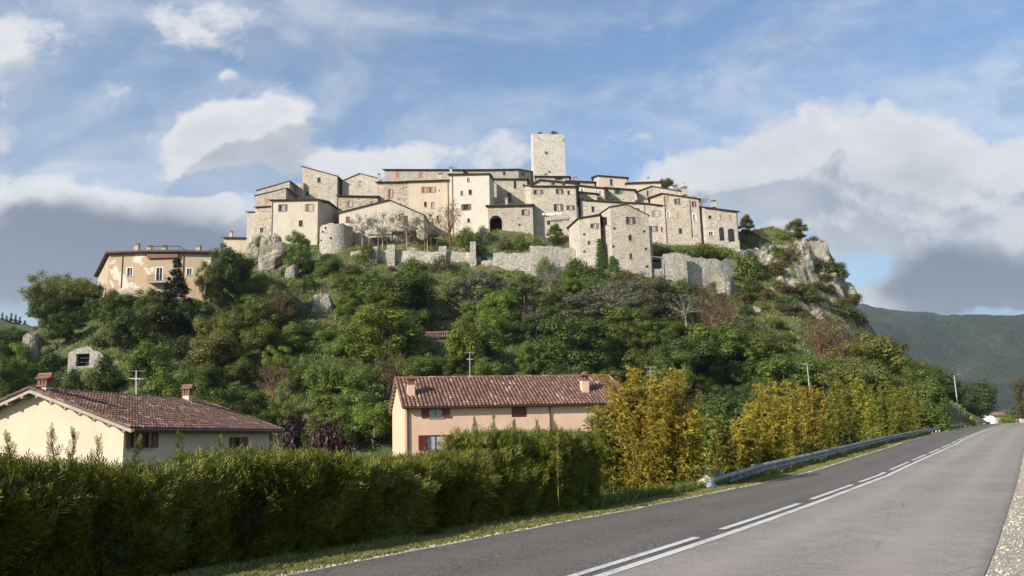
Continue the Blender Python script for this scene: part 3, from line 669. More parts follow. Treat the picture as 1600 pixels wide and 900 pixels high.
def house(name, label, cat, pts, base_y, t=7, rise=.16, wall='stoneB', wins=(), roof=True, oh=.45, chims=(), pipes=(), ridge=None, group=None, plates=(), below=1.5, roofmat=None, thick=.15, reveal=.28):
    """pts: corners of the visible fronts, left to right: (px, y of the wall top, distance)"""
    Fp = [W(*p) for p in pts]
    zb = min(W(p[0], base_y, p[2]).z for p in pts) - below
    _k = max(range(len(pts) - 1), key=lambda i: pts[i + 1][0] - pts[i][0]); fr = (Fp[_k + 1] - Fp[_k]); fr.z = 0; fr.normalize(); back = Vector((-fr.y, fr.x, 0))
    if ridge is None: ridge = rise
    Bp = [Vector((p.x, p.y, p.z + ridge * t)) + back * t for p in Fp]
    org = Vector(((Fp[0].x + Fp[-1].x) / 2, (Fp[0].y + Fp[-1].y) / 2, zb)) + back * t / 2
    root = empty(name, org, label, cat, group)
    mb = MB(org); faces = []
    for A, B in zip(Fp, Fp[1:]): faces.append((A, B, *frame_uv(A, B)))
    rfaces = faces; merged = []          # faces in line with one another become one wall with a broken top
    for f in faces:
        if merged and merged[-1][2].dot(f[2]) > .999:
            g = merged[-1]; d_, n_, L_m = frame_uv(g[0], f[1]); merged[-1] = (g[0], f[1], d_, n_, L_m, g[5] + [(L_m, f[1].z)])
        else: merged.append((*f, [(0., f[0].z), (f[4], f[1].z)]))
    profs = [m_[5] for m_ in merged]; faces = [m_[:5] for m_ in merged]
    hl = [[] for _ in faces]; todo = []
    for wn in wins:
        x0, y0, x1, y1, st = wn[:5]; kw = wn[5] if len(wn) > 5 else {}
        best = None
        for k, (A, B, d, n, L) in enumerate(faces):
            u0, z1 = face_hit(A, d, n, x0, y0); u1, z0 = face_hit(A, d, n, x1, y1)
            if u0 > .05 and u1 < L - .05: best = (k, u0, u1, z0, z1); break
        if best is None: print('WINDOW OFF', name, wn[:4]); continue
        k, u0, u1, z0, z1 = best; A, B, d, n, L = faces[k]; pu, pz = [q[0] for q in profs[k]], [q[1] for q in profs[k]]; zt = float(min(np.interp(u0, pu, pz), np.interp(u1, pu, pz)))
        if z1 > zt - .08: z1 = zt - .08
        h = (u0, u1, z0, z1, 'arch' if st == 'arch' or kw.get('arch') else ''); hl[k].append(h); todo.append((k, h, st, kw))
    for k, (A, B, d, n, L) in enumerate(faces): wall_face(mb, A, B, zb, A.z, B.z, hl[k], prof=profs[k], reveal=reveal)
    # sides, back and top
    for A, B in ((Bp[0], Fp[0]), (Fp[-1], Bp[-1])): mb.poly([(A.x, A.y, zb), (B.x, B.y, zb), B, A])
    for A, B in zip(Bp, Bp[1:]): mb.poly([(B.x, B.y, zb), (A.x, A.y, zb), A, B])
    for i in range(len(Fp) - 1): mb.poly([Fp[i], Fp[i + 1], Bp[i + 1], Bp[i]])
    mb.build('wall', M[wall], root)
    for k, h, st, kw in todo:
        A, B, d, n, L = faces[k]
        kw2 = {q: v for q, v in kw.items() if q != 'arch'}
        add_window(root, org, A, d, n, h, st, deep=reveal - .02, **kw2)
    if roof:
        faces = rfaces; ns = [f[3] for f in faces]; ds = [f[2] for f in faces]; rf = []; N = len(Fp)
        for i, p in enumerate(Fp):
            if i == 0: o = ns[0] * oh - ds[0] * oh
            elif i == N - 1: o = ns[-1] * oh + ds[-1] * oh
            else: o = (ns[i - 1] + ns[i]).normalized() * oh
            dz = (Fp[1].z - Fp[0].z) / max(.1, faces[0][4]) * -oh if i == 0 else ((Fp[-1].z - Fp[-2].z) / max(.1, faces[-1][4]) * oh if i == N - 1 else 0)
            rf.append((p + o + Vector((0, 0, dz - ridge * oh * .8 + .02)), Bp[i] + (-ds[0] * oh if i == 0 else (ds[-1] * oh if i == N - 1 else Vector())) + back * oh + Vector((0, 0, dz + .02))))
        mb = MB(org); th = Vector((0, 0, thick))
        for (a, b), (c, e) in zip(rf, rf[1:]):
            mb.poly([a + th, c + th, e + th, b + th], 0); mb.poly([a, b, e, c], 1); mb.poly([a, c, c + th, a + th], 1); mb.poly([b, b + th, e + th, e], 1)
        (a, b) = rf[0]; mb.poly([a, a + th, b + th, b], 1); (a, b) = rf[-1]; mb.poly([a, b, b + th, a + th], 1)
        mb.build('roof', [M[roofmat or 'roof'], M['eave']], root)
        # gutter along level eaves
        if ridge > 0:
            for (a, b), (c, e) in zip(rf, rf[1:]):
                if abs(a.z - c.z) < .5 + .12 * (c - a).length and (c - a).length > 2:
                    mb = MB(org); off = (a - b).normalized() * .06; mb.tube([a + off + Vector((0, 0, .04)), c + off + Vector((0, 0, .04))], .07, 6); mb.build('gutter', M['copper'], root)
    for (cx, cy, cw, ch) in chims:      # px, y of its foot, width m, height m
        k = min(range(len(pts)), key=lambda i: abs(pts[i][0] - cx)); D = pts[k][2] + 1.2
        chimney(root, org, W(cx, cy, D), cw, ch, 'plA' if wall.startswith('pl') else 'stoneA')
    for (px, y0, y1) in pipes:
        for A, B, d, n, L in faces:
            u, za = face_hit(A, d, n, px, y0); _, zc = face_hit(A, d, n, px, y1)
            if -.1 < u < L + .1:
                mb = MB(org); a = A + d * u + n * .09; mb.tube([(a.x, a.y, za), (a.x, a.y, zc)], .06, 6); mb.build('downpipe', M['copper'], root); break
    for (px, py) in plates:
        for A, B, d, n, L in faces:
            u, z = face_hit(A, d, n, px, py)
            if 0 < u < L:
                mb = MB(org); c = A + d * u; c.z = z; c += n * .02; K = 14; r = .24
                ring = [c + n * .03 + d * math.cos(k * 2 * math.pi / K) * r + Vector((0, 0, math.sin(k * 2 * math.pi / K) * r)) for k in range(K)]
                mb.poly(ring); rb = [p - n * .05 for p in ring]
                for k in range(K): mb.poly([ring[k], rb[k], rb[(k + 1) % K], ring[(k + 1) % K]])
                mb.build('anchor_plate', M['iron'], root); break
    HOUSES[label] = root
    return root
O = dict(glass='curtain', shut='wood_or'); BR = dict(glass='curtain', shut='wood_red'); TN = dict(glass='curtain', shut='wood_tan'); DK = dict(glass='glass', shut='wood_dk')
H = 'house'
house('stone_house', 'narrow unpainted stone house at the far left end of the village, balcony on its side', H, [(386.5, 331.5, 164), (400, 331.5, 163)], 366, 5, wall='stoneC', oh=.25)
house('stone_house', 'tall grey stone house with slanting parapet behind the plastered house at the village left end', H, [(399, 306, 161), (447, 294.5, 160), (452, 296, 163)], 376, 6, ridge=0, wall='stoneC', oh=.2, thick=.12,
      wins=[(414, 310.5, 421, 317.5, 'closed', O), (408, 356, 412, 362.5, 'plain', {})])
house('stone_house', 'grey stone house with slanting roof, topmost behind the left end', H, [(401.5, 298, 168), (452.5, 283, 167), (460, 289, 171)], 340, 7, ridge=0, wall='stoneC', oh=.2, thick=.12)
house('lean_to_house', 'small stone house front with a low dark lean-to roof at the village left corner', H, [(399.5, 324, 158.4), (424.5, 322.5, 157.6)], 374, 2, rise=.3, wall='stoneD', wins=[(406.5, 356, 411.5, 363, 'plain', DK)], oh=.3)
house('plastered_house', 'cream plastered house with a dark flat eave above the pale cliff', H, [(424.5, 313.5, 157), (496.5, 312.5, 156.5), (511, 315, 162), (526, 327, 168)], 374, 8, rise=.1, wall='plA',
      wins=[(438.5, 319.5, 445, 330, 'open', dict(glass='curtain', shut='wood_dk')), (480, 319, 487, 330, 'open', dict(glass='curtain', shut='wood_tan')), (467, 344.5, 473, 353.5, 'plain', {})], pipes=[(425.6, 316, 370)])
house('stone_house', 'tall stone house with a single-pitch roof rising left, highest at the left of the village', H, [(473, 261, 172), (527, 276, 171), (534, 286, 177)], 345, 8, ridge=0, wall='stoneB', oh=.25, thick=.15,
      wins=[(496, 277.5, 501, 285.5, 'plain', DK), (478, 299.5, 483, 306, 'plain', {})])
house('stone_house', 'low stone house front filling the gap left of the tall single-pitch house', H, [(456, 287, 171.5), (474, 285.5, 171)], 330, 5, wall='stoneB', roof=False)
house('gabled_house', 'pale stone house with a plain gable and one small window under it', H, [(535, 283, 173), (562, 271.5, 172.5), (590, 278.5, 172)], 340, 8, ridge=0, wall='stoneA', oh=.2, thick=.12, wins=[(560, 283, 565.5, 290.5, 'plain', dict(glass='curtain'))])
house('stone_house', 'low stone house with dark eave and tan shutters below the plain gable', H, [(528.5, 306.5, 165), (590, 307.5, 164.5)], 345, 6, wall='stoneD', chims=[(467, 306, .7, 1.2)][:0],
      wins=[(543.5, 313.5, 548.5, 323, 'open', TN), (579.5, 314.5, 584.5, 321, 'open', TN)])
house('terrace_house', 'long low top-row house with two small orange-shuttered windows under a dark eave', H, [(601, 265.5, 184), (723, 265.8, 182)], 330, 8, wall='stoneC',
      wins=[(618.5, 269, 624, 278, 'closed', O), (655, 269.5, 660.5, 277.5, 'closed', O)], chims=[(669, 282, .8, 1.8)][:0])
house('stone_house', 'rough stone house with a single pair of orange shutters', H, [(590, 285.5, 165.5), (637.5, 284.5, 165)], 385, 7, wall='stoneD', wins=[(607.5, 295.5, 611.5, 309.5, 'open', O)], chims=[(592, 283, .5, 1.8)])
house('ochre_house', 'ochre rendered house with a double window in orange shutters', H, [(637.7, 284, 164.6), (705, 282, 164)], 388, 7, wall='plB',
      wins=[(660.5, 292, 665.5, 301, 'open', O), (672, 292, 677.5, 300.5, 'open', O), (662.5, 315.5, 667, 323, 'plain', {}), (673.5, 316, 679, 325, 'plain', dict(glass='curtain')), (682, 337, 685.5, 344, 'plain', {}), (685.3, 296.5, 687.2, 298.8, 'hole')],
      chims=[(688, 281, .9, 1.4)], pipes=[(699.8, 285, 380)])
house('olive_grove_house', 'low wide gabled house behind the olive trees on the terrace', H, [(530, 333, 158.5), (608, 313, 158), (662, 336.5, 158.5)], 389, 7, ridge=0, wall='plA', oh=.35, thick=.16,
      wins=[(573, 341.5, 579, 351, 'closed', dict(shut='wood')), (630, 337, 637.5, 354, 'closed', dict(shut='wood')), (540, 338.5, 546.5, 348.5, 'closed', dict(shut='wood'))], chims=[(623, 325, .55, 2.2)])
house('pale_house', 'tall pale rendered house with white-framed square windows', H, [(703, 273, 162.5), (764, 272, 162), (766.5, 276, 166)], 384, 8, wall='plW',
      wins=[(729.5, 277.5, 734.5, 284, 'white', {}), (719, 298, 724.5, 305, 'white', {}), (732, 296.5, 737.5, 304, 'plain', {}), (724.5, 319, 732, 328, 'open', dict(glass='glass', shut='wood')), (730, 341.5, 734.5, 347.5, 'plain', {})],
      pipes=[(706.5, 276, 380)], chims=[(704.5, 271, .6, 1.3)])
house('terrace_house', 'top-row stone house with two tiny windows left of the tower', H, [(724, 266, 186), (768, 265.5, 186), (810, 265, 186), (833, 269, 190)], 320, 7, wall='stoneC',
      wins=[(786, 268.5, 790, 273.5, 'plain', {}), (815.5, 268.5, 818.5, 275.5, 'plain', {})])
house('stone_house', 'stone house with a shaded recess, set back above the dark barn arch', H, [(770, 280, 174.5), (823, 280.5, 174)], 328, 7, wall='stoneB',
      wins=[(802.5, 282.5, 807, 294.5, 'plain', dict(shut='wood_red')), (792, 301, 799.5, 316, 'plain', {})], chims=[(792, 317, .5, 1.0)][:0])
house('barn_house', 'low stone house with a big dark arched barn door', H, [(762, 322.5, 160.5), (832, 321, 160)], 386, 8, wall='stoneB',
      wins=[(764.5, 337, 785, 371, 'hole', dict(arch=True)), (817.5, 327.5, 823.5, 336, 'open', BR), (811, 349.5, 813.5, 353.5, 'hole')], chims=[(791.5, 320, .6, 1.6)], thick=.25, reveal=1.8)
house('stone_house', 'broad stone house with brown shutters and a washing line under its windows', H, [(820, 289, 165), (829, 291, 162.2), (901, 292, 161.5)], 378, 8, wall='stoneA',
      wins=[(837, 296.5, 844.5, 303.5, 'open', BR), (871, 295.5, 877, 303, 'open', BR), (886.5, 298, 890.5, 304, 'plain', dict(shut='wood_red')), (868.5, 319, 876, 329, 'open', BR), (888, 321, 894.5, 328, 'open', BR), (854.5, 345, 860, 351, 'plain', {})],
      pipes=[(899.8, 295, 370)])
house('terrace_house', 'low upper storey with a gently bent eave above the washing line house', H, [(834, 286, 170), (843, 281.5, 170), (903, 287, 169.5)], 300, 6, rise=.1, wall='stoneA', wins=[(861.5, 286, 867, 288.8, 'plain', {}), (878.5, 287, 883.5, 289.6, 'plain', {})])
house('terrace_house', 'uppermost small house hard against the tower foot on its right', H, [(838, 276, 178), (889, 276.5, 177.5)], 295, 6, wall='stoneA', wins=[(867, 277.8, 879, 281, 'plain', dict(shut='wood_red'))], chims=[(853, 279, .9, 1.0), (899, 285, .9, 1.2)])
house('terrace_house', 'low brown-roofed stone house stepping down right of the tower', H, [(886, 283, 177), (929, 285, 176.5)], 300, 6, wall='stoneC', roofmat='roof')
house('stone_house', 'small stone house with one white-framed window under the stepped roofs', H, [(901.5, 290, 169), (945.5, 294.5, 168)], 326, 7, wall='stoneA',
      wins=[(936, 298, 940.5, 306, 'white', {}), (907, 294.5, 911.5, 298, 'white', {})], pipes=[(944.5, 297, 325)])
house('lean_to_house', 'little lean-to with a dark eave wedged beside the washing line house', H, [(905, 300.5, 165.5), (932.5, 303, 165)], 325, 2.5, wall='stoneA')
house('stone_house', 'stone house with a green-shuttered window in the upper right row', H, [(945.8, 293.5, 171.5), (991.5, 297, 171)], 326, 7, wall='stoneB', wins=[(962.5, 296.5, 969, 303, 'open', dict(glass='glass', shut='wood_gr'))])
house('plastered_house', 'grey plastered top house with one tall narrow window right of the tower', H, [(927.5, 277, 185), (935, 274.5, 182.5), (979.5, 278, 182)], 305, 7, wall='plG', wins=[(953, 279.5, 957.5, 290, 'plain', {})])
house('long_house', 'long pale stone house with a sloping dark eave behind the tall corner house', H, [(906.5, 312, 162.5), (947, 315.5, 162), (1010, 318.5, 161), (1038.5, 322, 160.5)], 392, 7, wall='stoneA',
      wins=[(924, 322.5, 929, 331, 'plain', {}), (994, 325.5, 999, 331, 'plain', {}), (1020.5, 329, 1028, 338, 'open', TN), (1017.5, 353.5, 1024.5, 361.5, 'open', BR), (1032.8, 355, 1035.6, 362, 'plain', dict(shut='wood_red')), (889, 346, 895, 352, 'hole')][:5],
      pipes=[(1007, 321, 380)])
house('terrace_house', 'cream top-row house with a dark eave behind the gabled stone house', H, [(980, 286.5, 180), (1032.5, 284.5, 179.5)], 315, 7, wall='plA', chims=[(1013, 286, .5, 1.4)])
house('gabled_house', 'stone house with a half gable and chimney above the long pale house', H, [(995, 300, 173), (1018, 291.5, 172.5), (1066, 300, 171)], 330, 7, ridge=0, rise=0, wall='stoneB', oh=.3, thick=.15, wins=[(1010.5, 297.5, 1013.5, 307.5, 'plain', {})])
house('stone_house', 'tall three-storey stone house with a brown downpipe at each side', H, [(1016, 309, 166), (1036, 302.5, 160), (1091.5, 311, 159)], 386, 8, rise=.12, wall='stoneB',
      wins=[(1055.5, 310.5, 1060.5, 319, 'open', BR), (1082, 314.5, 1086, 323, 'open', BR), (1041, 307, 1045.5, 317.5, 'closed', TN), (1042, 331, 1046, 340.5, 'white', {}), (1057, 332, 1061.5, 342.5, 'closed', TN), (1060.5, 357, 1066, 365, 'plain', dict(shut='wood_dk')), (1082.5, 335, 1087.5, 346.5, 'white', dict(arch=True))],
      pipes=[(1037.8, 306, 380), (1077.5, 312, 372)], chims=[(1070, 305, 1.1, 1.8)])
house('stone_house', 'rightmost pale stone house with two arched doors and iron balconies', H, [(1091.5, 322.5, 160.5), (1100.5, 324, 158.6), (1151.5, 331, 158.5)], 386, 8, wall='stoneA',
      wins=[(1106.5, 337, 1112, 341.5, 'plain', {}), (1124, 334, 1128, 344, 'closed', TN), (1139.5, 336, 1143.5, 346, 'closed', TN), (1107, 362, 1114.5, 367.5, 'white', {}), (1123, 355, 1132.5, 376, 'arch', {}), (1136.8, 357, 1148.5, 377.5, 'arch', {})],
      pipes=[(1150.5, 333, 375)], chims=[(1115.5, 324, 1.0, 1.5)])
# the corner house in front: two volumes
house('corner_house', 'lower left half of the tall corner house, with ivy at its right edge', H, [(888.5, 356, 152), (904.5, 341.5, 147.6), (937, 336, 147)], 420, 6, ridge=.02, wall='stoneA', oh=.3, below=3,
      wins=[(925.5, 349.5, 932, 356, 'open', BR), (918, 376.5, 922.5, 382.5, 'closed', BR), (915.5, 409, 917.5, 413.5, 'hole')], plates=[(913, 366), (913, 393)])
house('corner_house', 'tall gabled corner house of squared stone with round iron anchor plates', H, [(937.2, 335, 149.5), (953, 324, 146), (977.5, 319.5, 146), (1013, 337, 146.4)], 436, 8, ridge=0, wall='stoneB', oh=.25, thick=.14, below=3,
      wins=[(942.5, 341.5, 947, 352, 'open', BR), (981, 339, 988.5, 350, 'open', BR), (982, 367, 987.5, 376, 'plain', dict(shut='wood_red')), (983.5, 396, 988, 404.5, 'plain', dict(shut='wood_red'))],
      plates=[(960, 357), (1006.5, 361.5), (958, 385), (1009, 389), (964.5, 412), (1010.5, 416.5)])
house('upper_terrace_wall_house', 'blank stone house side closing the gap between the tall corner house and terrace', H, [(1013.3, 352, 149), (1018, 353, 152)], 436, 5, wall='stoneC', roof=False, below=3)

# ---------------- tower
def tower():
    D = 188; tl, tm, tr = W(829.5, 211, D + 4.5), W(832.5, 208.5, D), W(881.5, 209.5, D + .5); bl, bm, br = W(829.5, 285, D + 4.5), W(834, 285, D), W(885.3, 285, D + .5)
    org = Vector(((bm.x + br.x) / 2, D + 3.5, bm.z - 8)); root = empty('watch_tower', org, 'square pale stone tower with weeds on its broken top, highest in the village', 'tower')
    back = Vector((0, 6.5, 0)); mb = MB(org); n = 14; dn = Vector((0, 0, -9))
    def edge(a, b, k): return a + (b - a) * k / n
    wall_top = []
    tops = [tm + (tr - tm) * k / n + Vector((0, 0, random.uniform(-.25, .12))) for k in range(n + 1)]
    bots = [bm + (br - bm) * k / n + dn for k in range(n + 1)]
    for k in range(n): mb.poly([bots[k], bots[k + 1], tops[k + 1], tops[k]])
    bl2, br2 = bl + dn, br + back + dn
    mb.poly([bl2, bots[0], tops[0], tl]); mb.poly([bots[-1], br2, tr + back, tops[-1]]); mb.poly([br2, bl2, tl, tr + back])
    mb.poly([tl + Vector((0, 0, -.6)), tm + Vector((0, 0, -.6)), tr + Vector((0, 0, -.6)), tr + back + Vector((0, 0, -.6))])
    mb.build('wall', M['tower'], root)
    for (px, py, w, h) in ((852.5, 238, .28, .4), (857, 267, .22, .3)):
        p = W(px, py, D); mb = MB(org); mb.box(p + Vector((0, 0, 0)), (w / 2 + .1, 0, 0), (0, .06, 0), (0, 0, h / 2 + .08)); fr = mb.build('window', M['stoneC'], root)
        mb = MB(org); mb.box(p + Vector((0, -.05, 0)), (w / 2, 0, 0), (0, .03, 0), (0, 0, h / 2)); mb.build('pane', M['dark'], fr)  # no glass: dark block coloured as the shade in the opening
    for (px, py, s) in ((841, 215.5, 1), (873.5, 215.5, -1)):
        p = W(px, py, D - .1); mb = MB(org); mb.tube([p + Vector((-s * .4, 0, .35)), p + Vector((s * .1, -.35, -.1))], .09, 5); mb.build('drain_spout', M['stoneC'], root)
tower()

# ---------------- round bastion
def bastion():
    a, b = W(495, 350, 153), W(546, 350, 153); r = (b.x - a.x) / 2; c = Vector(((a.x + b.x) / 2, 153 + r, 0)); zt = W(520, 349, 153).z; zb = W(520, 410, 153).z - 3
    o = MB(Vector((c.x, c.y, zb))); N = 48; rings = []
    for j in range(13):
        f = j / 12; z = zb + (zt - zb) * f; rr = r * (1.07 - .07 * f)
        rings.append([Vector((c.x + math.cos(2 * math.pi * k / N) * (rr + .12 * mnoise.noise(Vector((k * .9, j * .8, 0)))), c.y + math.sin(2 * math.pi * k / N) * rr, z + (random.uniform(-.25, .15) if j == 12 else 0))) for k in range(N)])
    for A, B in zip(rings, rings[1:]):
        for k in range(N): o.poly([A[k], A[(k + 1) % N], B[(k + 1) % N], B[k]])
    o.poly([p + Vector((0, 0, -.5)) for p in rings[-1]])
    for k in range(N):
        p, q = rings[-1][k], rings[-1][(k + 1) % N]; i0 = c + (p - c) * .86; i1 = c + (q - c) * .86; i0.z = p.z; i1.z = q.z; o.poly([p, q, i1, i0]); o.poly([i0, i1, i1 - Vector((0, 0, .6)), i0 - Vector((0, 0, .6))])
    ob = o.build('bastion', M['stoneW'], top=True); tag(ob, 'round stone bastion with a ragged rim at the village left', 'bastion')
    mb = MB(ob.location)
    for px, py in ((503, 362), (508, 356), (517, 372), (500, 376)):
        p = W(px, py, 153); dx = p.x - c.x; yy = c.y - math.sqrt(max(.1, r * r * 1.06 - dx * dx)); mb2 = MB(ob.location); mb2.box(Vector((p.x, yy, CAMZ + (p.z - CAMZ) * yy / 153)), (.14, 0, 0), (0, .1, 0), (0, 0, .16)); w_ = mb2.build('putlog_hole', M['dark'], None); w_.parent = ob; w_.location = (0, 0, 0)  # near-black blocks stand in for the shaded depth of the holes
bastion()

# ---------------- stone walls
def stone_wall(name, label, pts, base_y, th=.9, crenels=0, mat='stoneW', jag=.18, cat='wall', below=1.2, step=.6):
    """pts (px, top y, D); ragged top edge, real thickness"""
    P = [W(*p) for p in pts]; V = []; prev = None; top = []; bots = []
    for i, (A, B) in enumerate(zip(P, P[1:])):
        L = (B - A).length; n = max(1, int(L / step)); zb0, zb1 = W(pts[i][0], base_y[i] if isinstance(base_y, (list, tuple)) else base_y, pts[i][2]).z - below, W(pts[i + 1][0], base_y[i + 1] if isinstance(base_y, (list, tuple)) else base_y, pts[i + 1][2]).z - below
        for k in range(n + (i == len(P) - 2)):
            q = A + (B - A) * k / n; q.z += random.uniform(-jag, jag * .6); top.append(q); b = q.copy(); b.z = zb0 + (zb1 - zb0) * k / n; bots.append(b)
    org = Vector((top[len(top) // 2].x, top[len(top) // 2].y, min(b.z for b in bots))); mb = MB(org)
    for k in range(len(top) - 1):
        a, b, c, d = bots[k], bots[k + 1], top[k + 1], top[k]; y = Vector((0, th, 0)); m = 5
        for j in range(m):
            f0, f1 = j / m, (j + 1) / m
            bow = lambda i, f: Vector((0, (.22 * mnoise.noise(Vector((i * .35, f * 4, 3))) - .25 * (1 - f)), 0))
            mb.poly([a + (d - a) * f0 + bow(k, f0), b + (c - b) * f0 + bow(k + 1, f0), b + (c - b) * f1 + bow(k + 1, f1), a + (d - a) * f1 + bow(k, f1)])
        mb.poly([d, c, c + y, d + y]); mb.poly([d + y, c + y, b + y, a + y])
    for k, s in ((0, 1), (len(top) - 1, -1)):
        a, d = bots[k], top[k]; q = [a, d, d + Vector((0, th, 0)), a + Vector((0, th, 0))]; mb.poly(q if s > 0 else q[::-1])
    return tag(mb.build(name, M[mat]), label, cat)
stone_wall('terrace_wall', 'stone terrace wall with stubby piers below the olive trees', [(548, 392, 151), (590, 390, 150.5), (640, 391, 150), (700, 392, 150), (737, 394, 150)], 424)
for px, y0, w, lab in ((612, 384, 1.4, 'broken stone pier on the terrace wall, left of the two'), (692, 386, 1.3, 'broken stone pier on the terrace wall, right of the two'), (739, 379, 1.1, 'tall free-standing stone pillar at the right end of the terrace wall'), (584, 387, 1.6, 'short stone stub on the terrace wall just right of the bastion')):
    p = W(px, y0, 150); zb = W(px, 425, 150).z; mb = MB(Vector((p.x, 150, zb)))
    n = 6; prev = None
    for k in range(n + 1):
        z = zb + (p.z - zb) * k / n; e = w / 2 + random.uniform(-.06, .06); ring = [Vector((p.x + a * e, 150.3 + b * .75 - .35, z + random.uniform(-.05, .05))) for a, b in ((-1, -1), (1, -1), (1, 1), (-1, 1))]
        if prev:
            for j in range(4): mb.poly([prev[j], prev[(j + 1) % 4], ring[(j + 1) % 4], ring[j]])
        prev = ring
    mb.poly(prev); tag(mb.build('stone_pier', M['stoneW']), lab, 'pier')
stone_wall('retaining_wall', 'low pale retaining wall in two steps below the barn door', [(752, 408, 149.5), (770, 407, 149.5), (770.5, 395, 149.5), (829, 394, 149.5)], 428)
stone_wall('retaining_wall', 'taller pale retaining wall with railing left of the tall corner house', [(828, 384, 148.5), (850, 384, 148.5), (899, 389, 149.5)], 440, mat='stoneW')
stone_wall('retaining_wall', 'stone wall beside the white-framed loggia, right of the tall corner house', [(1012, 420, 147), (1035, 419, 147), (1037, 396, 147.3), (1050, 393.5, 147.5), (1072, 397, 148)], [445, 448, 448, 450, 458], mat='stoneW')
stone_wall('retaining_wall', 'long bulging rough wall below the grassy terrace', [(1072, 400, 150), (1100, 402, 151), (1125, 406, 152), (1150, 402, 154)], [462, 468, 462, 450], mat='stoneW', jag=.3)
stone_wall('rampart_wall', 'pale rampart wall running to the tip of the right crag', [(1133, 403, 155), (1158, 390, 158), (1202, 388, 162), (1204, 382, 162), (1252, 382, 164), (1262, 386, 164)], [425, 420, 415, 415, 410, 420], mat='stoneW', jag=.25)
stone_wall('rampart_wall', 'ruined stone corner of masonry on the tip of the right crag', [(1256, 383, 163.5), (1272, 377, 164), (1292, 379, 164.5), (1295.5, 392, 168)], [420, 425, 425, 420], mat='stoneC', jag=.3, th=1.5)
stone_wall('garden_wall', 'low garden wall edging the grass right of the arched doors', [(1152, 377, 163), (1175, 378, 164), (1196, 380, 166)], 390, mat='stoneW', jag=.15)

def railing(label, pts, h=1.0, name='railing', mat='iron', gap=.25):
    P = [W(*p) for p in pts]; org = P[0]; root = empty(name, org, label, 'railing')
    mb = MB(org)
    for A, B in zip(P, P[1:]):
        for f in (h, .1): mb.tube([A + Vector((0, 0, f)), B + Vector((0, 0, f))], .035, 4)
    mb.build('rail', M[mat], root); mb = MB(org)
    for A, B in zip(P, P[1:]):
        n = max(1, int((B - A).length / gap))
        for k in range(n): q = A + (B - A) * k / n; mb.tube([q, q + Vector((0, 0, h))], .015 if k % 8 else .04, 4)
    mb.build('baluster', M[mat], root)['kind'] = 'stuff'
    return root
railing('thin iron railing along the top of the wall left of the corner house', [(835, 382, 150.5), (862, 383, 150), (890, 385, 150.5)], 1.25)

# laundry
def laundry():
    a, b = W(846.5, 332.5, 160.4), W(877.5, 331, 160.3); org = a.copy(); root = empty('washing_line', org, 'washing line strung below the brown-shuttered windows', 'washing line')
    mb = MB(org); mb.tube([a, (a + b) / 2 + Vector((0, 0, -.08)), b], .02, 4); mb.build('line', M['iron'], root)
    for k in range(9):
        f = (k + .5) / 9; p = a + (b - a) * f; w = random.uniform(.25, .42); h = random.uniform(.35, .7); mb = MB(p); n = 5
        for i in range(n):
            x0, x1 = -w / 2 + w * i / n, -w / 2 + w * (i + 1) / n; y0, y1 = .05 * math.sin(i * 2.1), .05 * math.sin((i + 1) * 2.1)
            mb.poly([p + Vector((x0, y0, -h)), p + Vector((x1, y1, -h)), p + Vector((x1, y1 * .3, 0)), p + Vector((x0, y0 * .3, 0))])
        ords = ['leftmost', 'second from left', 'third from left', 'fourth from left', 'middle', 'fourth from right', 'third from right', 'second from right', 'rightmost']
        tag(mb.build('laundry_item', M['white']), 'white piece of laundry on the washing line, %s' % ords[min(k, 8)], 'laundry', 'laundry on the washing line')
laundry()

# porch and lean-tos in front of the olive grove house
def porch():
    p0 = W(612.5, 362, 154.5); p1 = W(650, 362, 154.5); zb = W(630, 389, 154.5).z - .6; org = Vector(((p0.x + p1.x) / 2, 155, zb)); root = empty('porch', org, 'small white-walled porch with flat roof and red-brown door in front of the low gabled house', 'porch')
    mb = MB(org); mb.box(((p0.x + p1.x) / 2, 155, p0.z - .1), ((p1.x - p0.x) / 2, 0, 0), (0, 1.5, 0), (0, 0, .12)); mb.build('roof', M['concrete'], root)
    a = W(616.5, 366, 156); b = W(640, 366, 156); mb = MB(org); mb.box(((a.x + b.x) / 2, 156, (a.z + zb) / 2), ((b.x - a.x) / 2, 0, 0), (0, .15, 0), (0, 0, (a.z - zb) / 2)); mb.build('wall', M['white'], root)
    a = W(640.5, 364, 155.6); b = W(651, 364, 155.6); mb = MB(org); mb.box(((a.x + b.x) / 2, 155.6, (a.z + zb) / 2), ((b.x - a.x) / 2, 0, 0), (0, .06, 0), (0, 0, (a.z - zb) / 2)); mb.build('door', M['wood_or'], root)
    for px in (613.5, 626):
        q = W(px, 364, 153.8); mb = MB(org); mb.tube([(q.x, 153.8, zb), (q.x, 153.8, p0.z - .2)], .09, 6); mb.build('post', M['wood_dk'], root)
porch()
